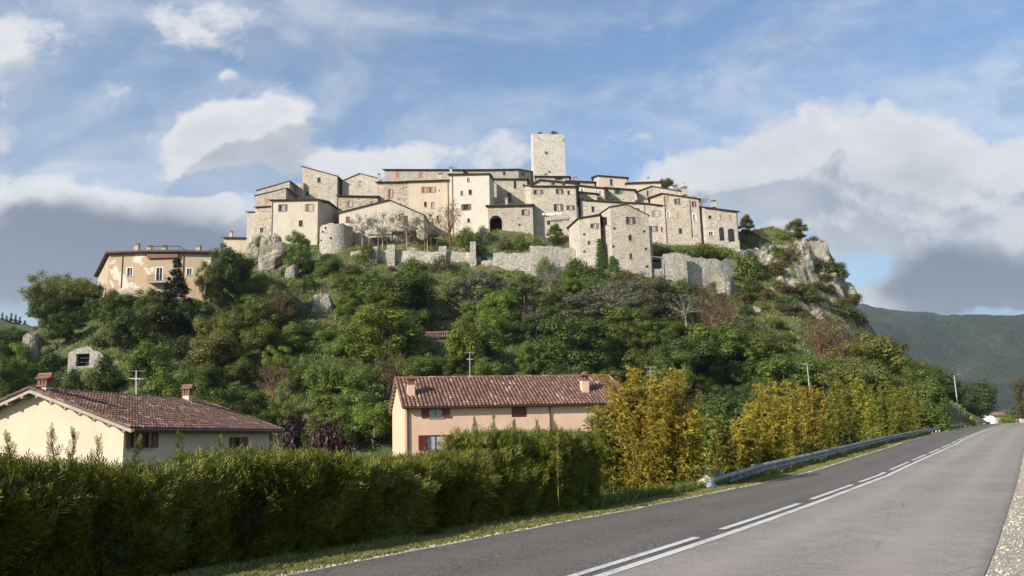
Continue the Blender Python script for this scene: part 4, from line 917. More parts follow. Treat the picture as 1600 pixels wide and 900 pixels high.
def shed(px0, px1, y0, y1, D, lab):
    a, b = W(px0, y0, D), W(px1, y0, D); zb = W(px0, y1, D).z - .6; org = Vector(((a.x + b.x) / 2, D, zb)); root = empty('lean_to_shed', org, lab, 'shed')
    mb = MB(org); mb.box8([(a.x, D - 1, a.z), (b.x, D - 1, a.z), (b.x, D + 1.5, a.z + .5), (a.x, D + 1.5, a.z + .5), (a.x, D - 1, a.z + .1), (b.x, D - 1, a.z + .1), (b.x, D + 1.5, a.z + .6), (a.x, D + 1.5, a.z + .6)]); mb.build('roof', M['eave'], root)
    mb = MB(org); mb.box(((a.x + b.x) / 2, D + 1.3, (a.z + zb) / 2), ((b.x - a.x) / 2, 0, 0), (0, .08, 0), (0, 0, (a.z - zb) / 2)); mb.build('back_wall', M['wood_dk'], root)
    for f in (0.03, .5, .97): x = a.x + (b.x - a.x) * f; mb = MB(org); mb.tube([(x, D - .9, zb), (x, D - .9, a.z)], .07, 6); mb.build('post', M['wood_tan'], root)
shed(577, 607, 369, 387, 155, 'dark open lean-to shed at the left of the white porch')
shed(664, 684, 371, 388, 155, 'dark open lean-to shed at the right of the white porch')
# white-framed loggia by the corner house
def loggia():
    D = 148.5; a, b = W(1017.5, 399.5, D), W(1036.5, 402, D); zb = W(1025, 420, D).z; org = Vector(((a.x + b.x) / 2, D, zb)); root = empty('pergola', org, 'white-framed pergola with railing tucked beside the tall corner house', 'pergola')
    mb = MB(org); mb.box8([a + Vector((0, 0, -.2)), b + Vector((0, 0, -.2)), b + Vector((0, 3, -.2)), a + Vector((0, 3, -.2)), a, b, b + Vector((0, 3, 0)), a + Vector((0, 3, 0))]); mb.build('roof', M['white'], root)
    for f in (.02, .82, .98): x = a.x + (b.x - a.x) * f; mb = MB(org); mb.tube([(x, D, zb), (x, D, a.z - .15)], .08, 6); mb.build('post', M['white'], root)
    mb = MB(org); mb.box(((a.x + b.x) / 2, D + 2.8, (a.z + zb) / 2 - .2), ((b.x - a.x) / 2, 0, 0), (0, .1, 0), (0, 0, (a.z - zb) / 2)); mb.build('back_wall', M['dark'], root)  # near-black back panel stands for the shade under the pergola
    mb = MB(org)
    for k in range(12): x = a.x + (b.x - a.x) * (k + .5) / 12; mb.tube([(x, D - .1, zb + .1), (x, D - .1, zb + 1.1)], .02, 4)
    mb.tube([(a.x, D - .1, zb + 1.1), (b.x, D - .1, zb + 1.1)], .03, 4); mb.build('railing', M['alu'], root)
loggia()

# ---------------- peeling villa at the left
def villa():
    mv = mat_plaster('peeling_ochre_render', (.40, .30, .195), .9, (.17, .14, .11), .28)
    nt = NT(mv.node_tree); p = [n for n in nt.n if n.type == 'BSDF_PRINCIPLED'][0]; src = p.inputs['Base Color'].links[0].from_socket
    tc = nt.n.new('ShaderNodeTexCoord').outputs['Object']
    f = nt.smooth(nt.noise(tc, .22, 6, .6, .4), .50, .56); c = nt.mix(nt.math('MULTIPLY', f, .8), src, (.36, .31, .25))
    f2 = nt.smooth(nt.noise(nt.vmath('ADD', tc, (9, 4, 2)), .3, 6, .65), .56, .6); c = nt.mix(nt.math('MULTIPLY', f2, .9), c, (.60, .56, .48)); nt.put(p.inputs['Base Color'], c)
    M['villa'] = mv
    V = dict(glass='glass')
    r = house('villa', 'large dilapidated villa with peeling ochre render and a roof terrace, left on the slope', 'villa', [(153, 432, 146), (171, 397, 125.5), (229, 395, 125), (277, 395, 125), (330, 396, 125.5)], 470, 13, rise=.10, wall='villa', oh=.6, below=4, thick=.35,
      wins=[(199, 418.5, 206.5, 431, 'white', V), (244.5, 418.5, 253, 438, 'white', V), (292, 419.5, 299.5, 430, 'white', V), (241, 454, 250, 470, 'white', V)], pipes=[(192, 398, 450), (287, 398, 440)])
    org = r.location
    a, b = W(233, 441.5, 124.3), W(262, 441.5, 124.3); mb = MB(org); mb.box((a + b) / 2, ((b - a).x / 2, 0, 0), (0, .65, 0), (0, 0, .1)); mb.build('balcony_slab', M['concrete'], r)
    mb = MB(org)
    for k in range(22): x = a.x + (b.x - a.x) * k / 21; mb.tube([(x, 123.75, a.z + .1), (x, 123.75, a.z + 1.0)], .015, 4)
    for zz in (.15, 1.0): mb.tube([(a.x, 123.75, a.z + zz), (b.x, 123.75, a.z + zz)], .025, 4)
    mb.build('balcony_railing', M['iron'], r)
    for cx, cy in ((214, 388), (233.5, 391), (257, 391), (310, 391)): chimney(r, org, W(cx, cy + 5, 128), .75, 1.3, 'plG')
    # sheltered roof terrace: dark boarding under a thin roof and a pipe frame above
    a, b = W(229, 395, 124.4), W(277, 395, 124.4); c, d = W(229, 402, 124.4), W(277, 402, 124.4)
    mb = MB(org); mb.box(((a.x + b.x) / 2, 124.75, (a.z + c.z) / 2 - .1), ((b.x - a.x) / 2, 0, 0), (0, .12, 0), (0, 0, (a.z - c.z) / 2)); mb.build('loggia_boarding', M['wood'], r)
    mb = MB(org); pts = [W(*q) for q in ((233, 385, 127), (280, 384.5, 127), (290, 391, 127))]
    mb.tube(pts, .06, 5)
    for q in (pts[0], (pts[0] + pts[1]) / 2, pts[1]): mb.tube([q, q + Vector((0, 0, -1.3))], .05, 5)
    mb.build('terrace_frame', M['iron'], r)
villa()
house('small_roofed_house', 'small tiled-roof cottage peeping above trees between the villa and the cliff', H, [(350, 371.5, 165), (386, 372, 165)], 400, 6, rise=.25, wall='plB', chims=[(361, 371, .6, 1.4)], roofmat='tile2')
# ruin
def ruin():
    D = 107; pts = [(107, 551, D), (120, 545, D), (131, 542, D), (144, 540.5, D), (145, 547, D), (156, 550, D), (162, 556, D)]
    P = [W(*p) for p in pts]; zb = W(120, 582, D).z - 1; org = Vector((P[2].x, D, zb)); root = empty('ruined_house', org, 'roofless ruined wall with one big dark window above the yellow house', 'ruin')
    mb = MB(org); A, B = Vector((P[0].x, D, 0)), Vector((P[-1].x, D, 0)); d, n, L = frame_uv(A, B)
    u0, z1 = face_hit(A, d, n, 119.5, 553); u1, z0 = face_hit(A, d, n, 139, 572)
    hs = [(u0, u1, z0, z1)]; us = [p.x - A.x for p in P]; zs = [p.z for p in P]
    cols = sorted(set(list(np.arange(0, L, .35)) + [u0, u1, L]))
    Pt = lambda u, z, o=0.: Vector((A.x + u, D - o, z))
    topz = lambda u: float(np.interp(u, us, zs)) + .12 * math.sin(u * 9)
    for c0, c1 in zip(cols, cols[1:]):
        um = (c0 + c1) / 2; z = zb
        if u0 < um < u1: mb.poly([Pt(c0, zb), Pt(c1, zb), Pt(c1, z0), Pt(c0, z0)]); z = z1
        mb.poly([Pt(c0, z), Pt(c1, z), Pt(c1, topz(c1)), Pt(c0, topz(c0))]); mb.poly([Pt(c0, topz(c0)), Pt(c1, topz(c1)), Pt(c1, topz(c1), -.6), Pt(c0, topz(c0), -.6)])
        mb.poly([Pt(c1, z, -.6), Pt(c0, z, -.6), Pt(c0, topz(c0), -.6), Pt(c1, topz(c1), -.6)])
    for q in ([Pt(u0, z0), Pt(u0, z0, -.6), Pt(u0, z1, -.6), Pt(u0, z1)], [Pt(u1, z0), Pt(u1, z1), Pt(u1, z1, -.6), Pt(u1, z0, -.6)], [Pt(u0, z0), Pt(u1, z0), Pt(u1, z0, -.6), Pt(u0, z0, -.6)], [Pt(u0, z1), Pt(u0, z1, -.6), Pt(u1, z1, -.6), Pt(u1, z1)]): mb.poly(q)
    mb.build('wall', M['stoneC'], root)
    mb = MB(org)
    for k in (1, 2): x = u0 + (u1 - u0) * k / 3; mb.tube([Pt(x, z0, -.3), Pt(x, z1, -.3)], .035, 4)
    for k in (1, 2): z = z0 + (z1 - z0) * k / 3; mb.tube([Pt(u0, z, -.3), Pt(u1, z, -.3)], .035, 4)
    w = mb.build('window_bars', M['iron'], root)
    mb = MB(org); mb.box(Pt((u0 + u1) / 2, (z0 + z1) / 2, -.8), ((u1 - u0) / 2 + .3, 0, 0), (0, .1, 0), (0, 0, (z1 - z0) / 2 + .3)); mb.build('shade_backing', M['dark'], root)  # dark slab standing for the shade behind the ruin window
ruin()

# ---------------- tiled houses in front
def tiled(mb, e0, e1, r0, r1, pitch, row, m=0):
    """clay cover tiles from the eave e0-e1 up to the ridge r0-r1 (each tile its own barrel)"""
    e0, e1, r0, r1 = map(Vector, (e0, e1, r0, r1)); ax = (e1 - e0).normalized(); up0 = (r0 - e0); up0 = up0 - ax * up0.dot(ax); H_ = up0.length; up = up0 / H_; n = ax.cross(up).normalized()
    if n.z < 0: n = -n
    ntx = 0; W0 = (e1 - e0).length; l0, l1 = (r0 - e0).dot(ax), (r1 - e0).dot(ax); nr = int(H_ / row)
    mb.poly([e0 + n * .0, e1, r1, r0], 1)
    for j in range(nr):
        v = j * H_ / nr; f = (v + row / 2) / H_; xa, xb = l0 * f, W0 + (l1 - W0) * f; k0, k1 = math.ceil((xa + pitch * .3) / pitch), math.floor((xb - pitch * .3) / pitch)
        for k in range(k0, k1 + 1):
            x = k * pitch + random.uniform(-.012, .012); R0, R1 = pitch * .36, pitch * .30; le = H_ / nr * 1.13; jz = random.uniform(-.008, .01); tw = random.uniform(-.02, .02)
            base = len(mb.v); prev = None
            for q, rr, lift in ((v, R0, .05 + jz), (v + le, R1, .015 + jz)):
                c = e0 + ax * (x + (tw if q > v else 0)) + up * q + n * lift
                for s in range(7): a = math.pi * s / 6; mb.v.append(tuple(c + ax * (-math.cos(a) * rr) + n * (math.sin(a) * rr * .85) - mb.o))
            for s in range(6): mb.f.append([base + s, base + s + 1, base + 8 + s, base + 7 + s]); mb.m.append(m)
            mb.f.append([base + s for s in range(7)][::-1]); mb.m.append(1)
def gable_house(name, label, cor, ze, zr, zb, wallmat, tilemat, pitch, oh=.5, wins=(), chims=(), cat='house', ext=(.4, .4), hip=(0, 0), pipes=()):
    """cor: front-left, front-right plan points (eave side) and depth; ridge parallel to the front"""
    A, B, t = Vector((*cor[0], 0)), Vector((*cor[1], 0)), cor[2]; d, n, L = frame_uv(A, B); back = -n
    org = (A + B) / 2 + back * t / 2; org.z = zb; root = empty(name, org, label, cat); up = Vector((0, 0, 1))
    hl = []; mb = MB(org); todo = []
    for wn in wins:
        x0, y0, x1, y1, st, kw = wn; u0, z1 = face_hit(A, d, n, x0, y0); u1, z0 = face_hit(A, d, n, x1, y1)
        if u0 > .1 and u1 < L - .1: hl.append((u0, u1, z0, z1)); todo.append((hl[-1], st, kw))
        else: print('WINDOW OFF', name, wn[:4])
    wall_face(mb, A, B, zb, ze, ze, hl)
    C, Dd = B + back * t, A + back * t
    for P_, Q_ in ((B, C), (Dd, A)):
        m_ = (P_ + Q_) / 2; mb.poly([P_ + up * zb, Q_ + up * zb, Q_ + up * ze, m_ + up * (zr - .05), P_ + up * ze])
    mb.poly([C + up * zb, Dd + up * zb, Dd + up * ze, C + up * ze]); mb.build('wall', M[wallmat], root)
    for h, st, kw in todo: add_window(root, org, A, d, n, h, st, **kw)
    sl = (zr - ze) / (t / 2); rr = MB(org)
    eL = A - d * ext[0] + n * oh + up * (ze - sl * oh + .06); eR = B + d * ext[1] + n * oh + up * (ze - sl * oh + .06)
    rL = A - d * (ext[0] - hip[0]) + back * t / 2 + up * (zr + .06); rR = B + d * (ext[1] - hip[1]) + back * t / 2 + up * (zr + .06)
    bL = Dd - d * ext[0] - n * oh + up * (ze - sl * oh + .06); bR = C + d * ext[1] - n * oh + up * (ze - sl * oh + .06)
    tiled(rr, eL, eR, rL, rR, pitch, pitch * 1.35); tiled(rr, bR, bL, rR, rL, pitch, pitch * 1.35)
    th = up * -.16
    rr.poly([eL + th, rL + th, rR + th, eR + th], 2); rr.poly([bL + th, bR + th, rR + th, rL + th], 2)
    for p, q in ((eL, eR), (bR, bL)): rr.poly([p + th, q + th, q, p], 2)
    for p, q in ((eL, rL), (rL, bL), (eR, rR), (rR, bR)): rr.poly([p + th, q + th, q, p], 3)
    # ridge tiles and verge tiles
    def run(p, q, r_):
        D_ = q - p; k = max(1, int(D_.length / (pitch * 1.5)))
        for i in range(k): a, b = p + D_ * i / k, p + D_ * (i + 1.08) / k; rr.tube([a + up * .04, b + up * .02], [r_, r_ * .88], 8, 0)
    run(rL, rR, pitch * .42)
    for p, q in ((eL, rL), (bL, rL), (eR, rR), (bR, rR)): run(p + up * .03, q + up * .03, pitch * .36)
    rr.build('roof', [M[tilemat], M['tile2'], M['eave'], M['concrete']], root)
    mb = MB(org); mb.tube([eL + n * .07 + up * -.06, eR + n * .07 + up * -.06], .075, 8); mb.build('gutter', M['copper'], root)
    # rafters under the verge of the left gable
    K = int((t / 2 + oh) / .6)
    for k in range(K if t > 6 and A.y < 100 else 0):
        for e, r_ in ((eL, rL), (bL, rL)):
            q = e + (r_ - e) * (k + .5) / K; mb = MB(org); mb.box(q + up * -.2 + d * ext[0] / 2, d * (ext[0] / 2), n * .05, up * .05); mb.build('rafter', M['wood_tan'], root)
    for (u, v, w_, h_) in chims:     # u along the eave, v share of the way from eave to ridge
        p = A + d * u + back * (t / 2 * v) + up * (ze + (zr - ze) * v - .15); chimney(root, org, p, w_, h_, wallmat, 'house', math.atan2(d.y, d.x))
    for px, y0, y1 in pipes:
        u, z = face_hit(A, d, n, px, y0); q = A + d * u + n * .1; mb = MB(org); mb.tube([eL + d * (u + ext[0]) + n * .05 + up * -.1, (q.x, q.y, z - .2), (q.x, q.y, zb)], .07, 8); mb.build('downpipe', M['copper'], root)
    return root
D1 = 76.0
pl = W(632.5, 640, D1); pr = W(988, 630, D1 + 5.5)
RR = dict(glass='curtain', shut='wood_red')
pink = gable_house('pink_house', 'long pink rendered house with an old clay tile roof behind the hedge', ((pl.x, D1), (pr.x, D1 + 5.5), 10.5), W(632, 633, D1).z, W(618, 590.5, D1 + 5.2).z - .1, -1.9, 'pink', 'tile', .36, .55,
    wins=[(669.5, 638, 692, 652.5, 'open', RR), (799, 635, 823.5, 651.5, 'closed', dict(shut='wood_red')), (667, 680, 694, 703, 'open', RR)],
    chims=[(.8, .34, .66, 1.2), (17.9, .36, .70, 1.3)], pipes=[(636.5, 636, 700), (858.5, 634, 700)], ext=(.25, .5), hip=(0, .9))
# yellow house: its gable end faces the road, the eave side runs away to the right
def yellow():
    c = W(194, 672, 34); A = Vector((c.x, c.y, 0)); B = A + Vector((.142, .99, 0)) * 13.6
    d, n, L = frame_uv(A, B); t = 8.0
    ze = W(194, 664, 34).z; apex = A - n * t / 2 
    zr = W(55, 611, apex.y if apex.y > 0 else 35).z
    apex = A + Vector((-n.x, -n.y, 0)) * t / 2; print('ridge px', topx(apex.x, apex.y, zr), 'left corner', topx(*(A - n * t).xy, ze))
    r = gable_house('yellow_house', 'yellow rendered bungalow with a mossy clay tile roof and gable toward the road', ((A.x, A.y), (B.x, B.y), t), ze, zr, -1.9, 'yellow', 'tile2', .22, .6,
        wins=[(203, 675, 212, 700, 'open', dict(glass='glass', shut='wood')), (222, 676, 236, 700, 'open', dict(glass='glass', shut='wood')), (365, 683, 377, 700, 'open', dict(glass='glass', shut='wood'))], chims=[(.3, .97, .36, .38), (11.5, .96, .36, .55)], ext=(.45, .4), hip=(0, .6))
    # window in the gable end
    org = r.location
    return r
yellow()
p = W(1106, 628, 100); q = gable_house('tiled_cottage', 'low tiled roof with one brick chimney glimpsed between the bamboos', ((p.x - 3.5, 100), (p.x + 1.5, 100), 8), W(1100, 652, 100).z, W(1100, 620, 104).z, -1.9, 'pink', 'tile', .36, .5, chims=[(3.2, .9, .8, 1.3)])
p = W(1565, 650, 320); q = gable_house('far_white_house', 'tiny far white house with a red roof beyond the road crest', ((p.x - 3, 320), (p.x + 6, 322), 9), W(1565, 649, 320).z, W(1565, 644.5, 324).z, -3, 'white', 'tile', .5, .5)
p = W(1594, 655, 380); q = gable_house('far_grey_house', 'far low pale house at the right edge of the picture beyond the crest', ((p.x - 4, 380), (p.x + 8, 380), 9), W(1594, 645, 380).z, W(1594, 641, 384).z, -3, 'plA', 'roof', .5, .5)
p = W(687, 532, 118); q = gable_house('garden_hut', 'small garden hut with rusty red roof among the hillside trees', ((p.x - 1.6, 118), (p.x + .8, 118), 3), W(687, 526, 118).z, W(687, 520, 119.5).z, W(687, 545, 118).z - 2, 'stoneC', 'tile', .3, .3)

# ------------------------------------------------------------------ rocks
def rock(px, py, wpx, hpx, D, seed, label, dz=.6, base=False):
    c = W(px, py, D); rx, rz = wpx / 2 * D / F, hpx / 2 * D / F; bm_v = []; N, K = 112, 80
    for j in range(K + 1):
        th = math.pi * j / K
        for i in range(N):
            ph = 2 * math.pi * i / N; v = Vector((math.sin(th) * math.cos(ph), math.sin(th) * math.sin(ph), math.cos(th)))
            # squarish body, cracked and ledged
            s = (abs(v.x) ** 3.2 + abs(v.y) ** 3.2 + abs(v.z) ** 3.2) ** (-1 / 3.2)
            w = Vector((v.x * rx, v.y * rx, v.z * rz)); q = w * .42 + Vector((seed * 7.3, seed * 3.1, 0)); q.z *= .7
            cell = mnoise.voronoi(q * .9)[0]; rid = 1 - abs(mnoise.noise(q * 1.3)) * 2
            f = s * (.80 + .30 * mnoise.fractal(q, 1.0, 2.0, 5) + .05 * (cell[1] - cell[0]) + .10 * rid + .09 * abs(mnoise.noise(Vector((w.x * 1.1 + seed, w.y * 1.1, w.z * .25)))) + .045 * mnoise.noise(w * 2.2) + .05 * (((mnoise.noise(w * .7) + 1) * 3.2) % 1) + .03 * abs(mnoise.noise(w * 4.5)))
            bm_v.append((v.x * rx * f, v.y * max(rx * dz, 1.2) * f, v.z * rz * f))
    Q = [(j * N + i, (j + 1) * N + i, (j + 1) * N + (i + 1) % N, j * N + (i + 1) % N) for j in range(K) for i in range(N)]
    o = link('rock_outcrop', quads_mesh('rock_outcrop', bm_v, Q, M['rock'])); o.location = c
    return tag(o, label, 'rock', 'limestone outcrops on the hill')
for k, a in enumerate([
    (398, 400, 30, 60, 152, 'pale limestone cliff face under the far left end of the village'), (424, 398, 38, 62, 151, 'pale cracked cliff directly under the cream plastered house'),
    (455, 436, 20, 50, 146, 'thin limestone rib in the trees below the plastered house'), (505, 486, 36, 50, 131, 'isolated pale limestone crag among trees left of centre'),
    (50, 546, 26, 50, 112, 'pale leaning limestone crag at the far left below the spreading tree'),
       (1195, 418, 60, 56, 162, 'pale rock face under the rampart wall'), (1242, 412, 56, 66, 164, 'cracked rock face under the middle of the rampart'), (1275, 412, 48, 70, 166, 'craggy rock under the ruined masonry corner'),
    (1222, 458, 66, 44, 157, 'broad pale ledge in the middle of the right crag'), (1290, 455, 54, 60, 164, 'jagged rock at the right edge of the crag, upper one'), (1318, 470, 34, 70, 166, 'sheer rightmost rock edge of the crag'),
    (1268, 500, 40, 30, 152, 'low pale rock in the brush below the crag'), (1335, 505, 22, 44, 163, 'lowest rock at the right foot of the crag'), (1178, 490, 20, 22, 142, 'small limestone block on the grassy slope under the crag'),
    (1130, 447, 26, 40, 151, 'rock shoulder at the end of the bulging wall'), (1062, 466, 26, 24, 143, 'small pale outcrop below the loggia wall'), (1035, 470, 16, 22, 141, 'little rock just left of the outcrop below the loggia'),
    (1100, 478, 36, 18, 142, 'flat rock in the dry grass below the bulging wall'), (1160, 372, 20, 18, 168, 'pointed pale rock behind the rightmost house'), (1200, 370, 40, 12, 172, 'pale rocks scattered on the grassy mound right of the village'),
    (600, 452, 20, 14, 137, 'small rock in the grass patch below the bastion')]):
    rock(*a[:5], k + 1, a[5])

# ------------------------------------------------------------------ vegetation
def unit(n, r): v = r.normal(size=(n, 3)); return v / np.linalg.norm(v, axis=1, keepdims=True)
def leaf_quads(P, Nrm, r, size, asp=.55, tang=None, jit=.35):
    n = len(P); a = unit(n, r) if tang is None else tang; T = a - Nrm * np.sum(a * Nrm, 1, keepdims=True); T /= np.linalg.norm(T, axis=1, keepdims=True) + 1e-6
    B = np.cross(Nrm, T); s = size * (1 + r.normal(size=(n, 1)) * jit).clip(.4, 1.8)
    V = np.stack([P - T * s * .5, P + B * s * asp * .5 + Nrm * s * .08, P + T * s * .5, P - B * s * asp * .5 + Nrm * s * .08], 1).reshape(-1, 3)
    return V, np.arange(4 * n).reshape(-1, 4)
def crown(seed, h, rx, z0, n, size, clumps=26, shell=.75, cr=.34, shape='round', up=.35, asp=.6):
    """leaves in clumps spread through an uneven crown"""
    r = np.random.default_rng(seed); zc = (z0 + h) / 2; rz = (h - z0) / 2
    d = unit(clumps, r); rad = shell * r.random((clumps, 1)) ** .35; C = d * rad
    if shape == 'cone': C[:, 2] = r.random(clumps) ** .8 * 2 - 1; k = (1 - C[:, 2]) / 2; C[:, 0] = d[:, 0] * k; C[:, 1] = d[:, 1] * k
    if shape == 'vase': k = .45 + .55 * (C[:, 2] + 1) / 2; C[:, :2] *= k[:, None] * 1.15
    if shape == 'flat': C[:, 2] = C[:, 2] * .8 + .1
    if shape == 'bush': C[:, 2] = abs(C[:, 2]) * 1.5 - .6
    C = C * np.array([rx, rx, rz]) + np.array([0, 0, zc]); rr = cr * rx * (.6 + .8 * r.random(clumps))
    if shape == 'cone': rr = rr * (.45 + .9 * (1 - (C[:, 2] - z0) / (h - z0)))
    w = rr ** 2; idx = r.choice(clumps, n, p=w / w.sum()); D = unit(n, r); D[:, 2] += .15
    P = C[idx] + D * (rr[idx] * r.random(n) ** .42)[:, None] * np.array([1, 1, .8])
    if shape == 'bush': P[:, 2] = np.abs(P[:, 2] - 0) + .02
    N_ = D * 1.1 + unit(n, r) * .5 + np.array([0, 0, up]); N_ /= np.linalg.norm(N_, axis=1, keepdims=True)
    V, Q = leaf_quads(P, N_, r, size, asp); return V, Q, C
def limbs(seed, C, h0, trunk_r, lean=.0, n=14, mat='bark', twigs=0, spread=.25):
    r = random.Random(seed); mb = MB(); top = Vector((lean, 0, h0)); m1 = Vector((lean * .4 + r.uniform(-.1, .1), r.uniform(-.1, .1), h0 * .5))
    mb.tube([(0, 0, -.4), m1, top], [trunk_r * 1.25, trunk_r, trunk_r * .8], 7)
    ids = list(range(len(C))); r.shuffle(ids)
    for k in ids[:n]:
        c = Vector(C[k].tolist()); st = m1.lerp(top, r.uniform(.2, 1)); mid = st.lerp(c, .5) + Vector((r.uniform(-.3, .3), r.uniform(-.3, .3), r.uniform(0, .4))); R0 = trunk_r * r.uniform(.35, .6)
        mb.tube([st, mid, c], [R0, R0 * .6, R0 * .2], 5, cap=False)
        for q in range(twigs):
            a = mid.lerp(c, r.random()); b = a + Vector((r.gauss(0, 1), r.gauss(0, 1), r.gauss(.5, 1))).normalized() * r.uniform(.5, 1.1)
            mb.tube([a, a.lerp(b, .5) + Vector((r.uniform(-.1, .1),) * 3), b], [R0 * .25, R0 * .15, R0 * .06], 3, cap=False)
    me = bpy.data.meshes.new('trunk'); me.from_pydata(mb.v, [], mb.f); me.materials.append(M[mat]); me.update(); return me
PROTO = {}
def proto(key, mats, h, rx, z0, n, size, bark='bark', **kw):
    lim = {q: kw.pop(q) for q in ('nl', 'twigs', 'tr', 'lean') if q in kw}
    V, Q, C = crown(hash(key) % 1000 if False else sum(map(ord, key)), h, rx, z0, n, size, **kw)
    tm = limbs(sum(map(ord, key)), C, z0 + (h - z0) * .35, lim.get('tr', .16), lim.get('lean', 0), lim.get('nl', 10), bark, lim.get('twigs', 0))
    for m_ in mats: PROTO[(key, m_)] = (quads_mesh('crown_' + key, V, Q, L_[m_]), tm, h, rx)
proto('round', ['dark', 'mid', 'bright', 'olive', 'yellowgreen', 'brown'], 8, 3.4, .3, 12000, .225, clumps=40, cr=.32)
proto('roundb', ['dark', 'mid', 'bright', 'olive', 'yellowgreen', 'rust', 'brown'], 8, 3.3, .2, 12000, .21, clumps=46, cr=.27, shell=.9)
proto('tall', ['dark', 'mid', 'bright', 'yellowgreen'], 9, 2.6, .3, 10000, .22, clumps=36, cr=.34)
proto('vase', ['mid', 'yellowgreen', 'bright', 'dark'], 9, 4.2, 1.0, 11000, .21, clumps=44, cr=.22, shape='vase', shell=.9, twigs=1, nl=16)
proto('spread', ['yellowgreen', 'mid'], 9, 5.5, 2.6, 11000, .20, clumps=90, cr=.14, shape='flat', shell=.95, twigs=2, nl=30)
proto('sparse', ['yellowgreen', 'olive', 'rust', 'mid'], 8, 3.2, 1.6, 1700, .20, clumps=40, cr=.24, shell=.95, twigs=5, nl=26, bark='barkp', tr=.12)
proto('bare', ['rust', 'brown'], 8, 3.2, 1.8, 1300, .17, clumps=44, cr=.22, shell=.95, twigs=9, nl=30, bark='barkr', tr=.12)
proto('cone', ['conifer', 'dark'], 12, 2.6, .4, 8500, .28, clumps=110, cr=.26, shape='cone', nl=6)
proto('cypress', ['conifer'], 12, 1.3, .3, 3500, .30, clumps=60, cr=.42, shape='cone', nl=3)
def bushproto(key, mats, n, size, **kw):
    V, Q, C = crown(sum(map(ord, key)), 2.4, 2.0, -.4, n, size, **kw)
    for m_ in mats: PROTO[(key, m_)] = (quads_mesh('foliage_' + key, V, Q, L_[m_]), None, 2.4, 2.0)
bushproto('bush', ['dark', 'mid', 'bright', 'olive', 'yellowgreen', 'brown', 'rust', 'ivy', 'purple'], 3600, .20, clumps=22, cr=.42, shape='bush')
bushproto('bushb', ['dark', 'mid', 'bright', 'olive', 'yellowgreen', 'brown', 'rust', 'ivy'], 3000, .17, clumps=34, cr=.3, shape='bush', shell=.95)
DESC = {'dark': 'dark green', 'mid': 'mid green', 'bright': 'fresh bright green', 'olive': 'grey-green', 'yellowgreen': 'yellow-green', 'brown': 'brown-leaved', 'rust': 'rusty budding', 'conifer': 'blackish green', 'ivy': 'glossy green', 'purple': 'dark purple'}
KIND = {'round': ('leafy_tree', 'dense round'), 'roundb': ('leafy_tree', 'lumpy'), 'tall': ('leafy_tree', 'upright'), 'vase': ('leafy_tree', 'open-crowned'), 'spread': ('spreading_tree', 'wide spreading'), 'sparse': ('sparse_tree', 'thin see-through'),
        'bare': ('bare_tree', 'nearly bare'), 'cone': ('conifer_tree', 'pointed'), 'cypress': ('cypress_tree', 'slim'), 'bush': ('shrub', 'rounded'), 'bushb': ('shrub', 'loose')}
PLACED = []
def where(px, py, D):
    if D > 155 and 1140 < px < 1340: return 'on top of the right crag'
    band = 'low' if py > 590 else ('halfway up' if py > 505 else 'high')
    segs = [(60, 'at the far left'), (200, 'near the roofless ruin'), (330, 'below the ochre villa'), (440, 'below the left cliff'), (545, 'below the round bastion'), (640, 'below the olive trees'), (750, 'below the terrace wall'), (880, 'below the barn arch'),
            (1020, 'below the tall corner house'), (1150, 'below the bulging wall'), (1260, 'left of the crag foot'), (1360, 'at the crag foot'), (1480, 'behind the yellow bamboos'), (9999, 'beyond the road crest')]
    for a, s in segs:
        if px < a: return band + ' ' + s if px < 1480 else s
def plant(key, mat, px, ytop, ybase, wpx, D=None, label=None, rz=None, group=None):
    if D is None: D = hit(px, ybase) or 140
    mesh, trunk, h0, r0 = PROTO[(key, mat)]; p = W(px, ybase, D); h = (ybase - ytop) * D / F; r = wpx / 2 * D / F
    if 'tower' not in (label or ''):
        g = zg(p.x, p.y) - .1
        if 0 < p.z - g < 3: h += p.z - g; p.z = g
    return put(key, mat, p, h, r, label, rz, group)
def put(key, mat, p, h, r, label=None, rz=None, group=None):
    mesh, trunk, h0, r0 = PROTO[(key, mat)]; nm, ds = KIND[key]
    rz = random.uniform(0, 6.28) if rz is None else rz; sc = (r / r0 * random.uniform(.92, 1.08), r / r0, h / h0)
    cat = 'shrub' if trunk is None else 'tree'
    if trunk is None:
        root = bpy.data.objects.new(nm, mesh); COL.objects.link(root)
    else:
        root = bpy.data.objects.new(nm, None); COL.objects.link(root); link('trunk', trunk, root); link('crown', mesh, root)
    root.location = p; root.scale = sc; root.rotation_euler[2] = rz
    q = topx(p[0], p[1], p[2] + h / 2); root['category'] = cat
    PLACED.append([root, label, '%s %s %s %s' % (ds, DESC[mat], cat, where(q[0], topx(*p)[1], p[1])), q[0], group or '%s %ss on the slope' % (DESC[mat], cat)])
    return root
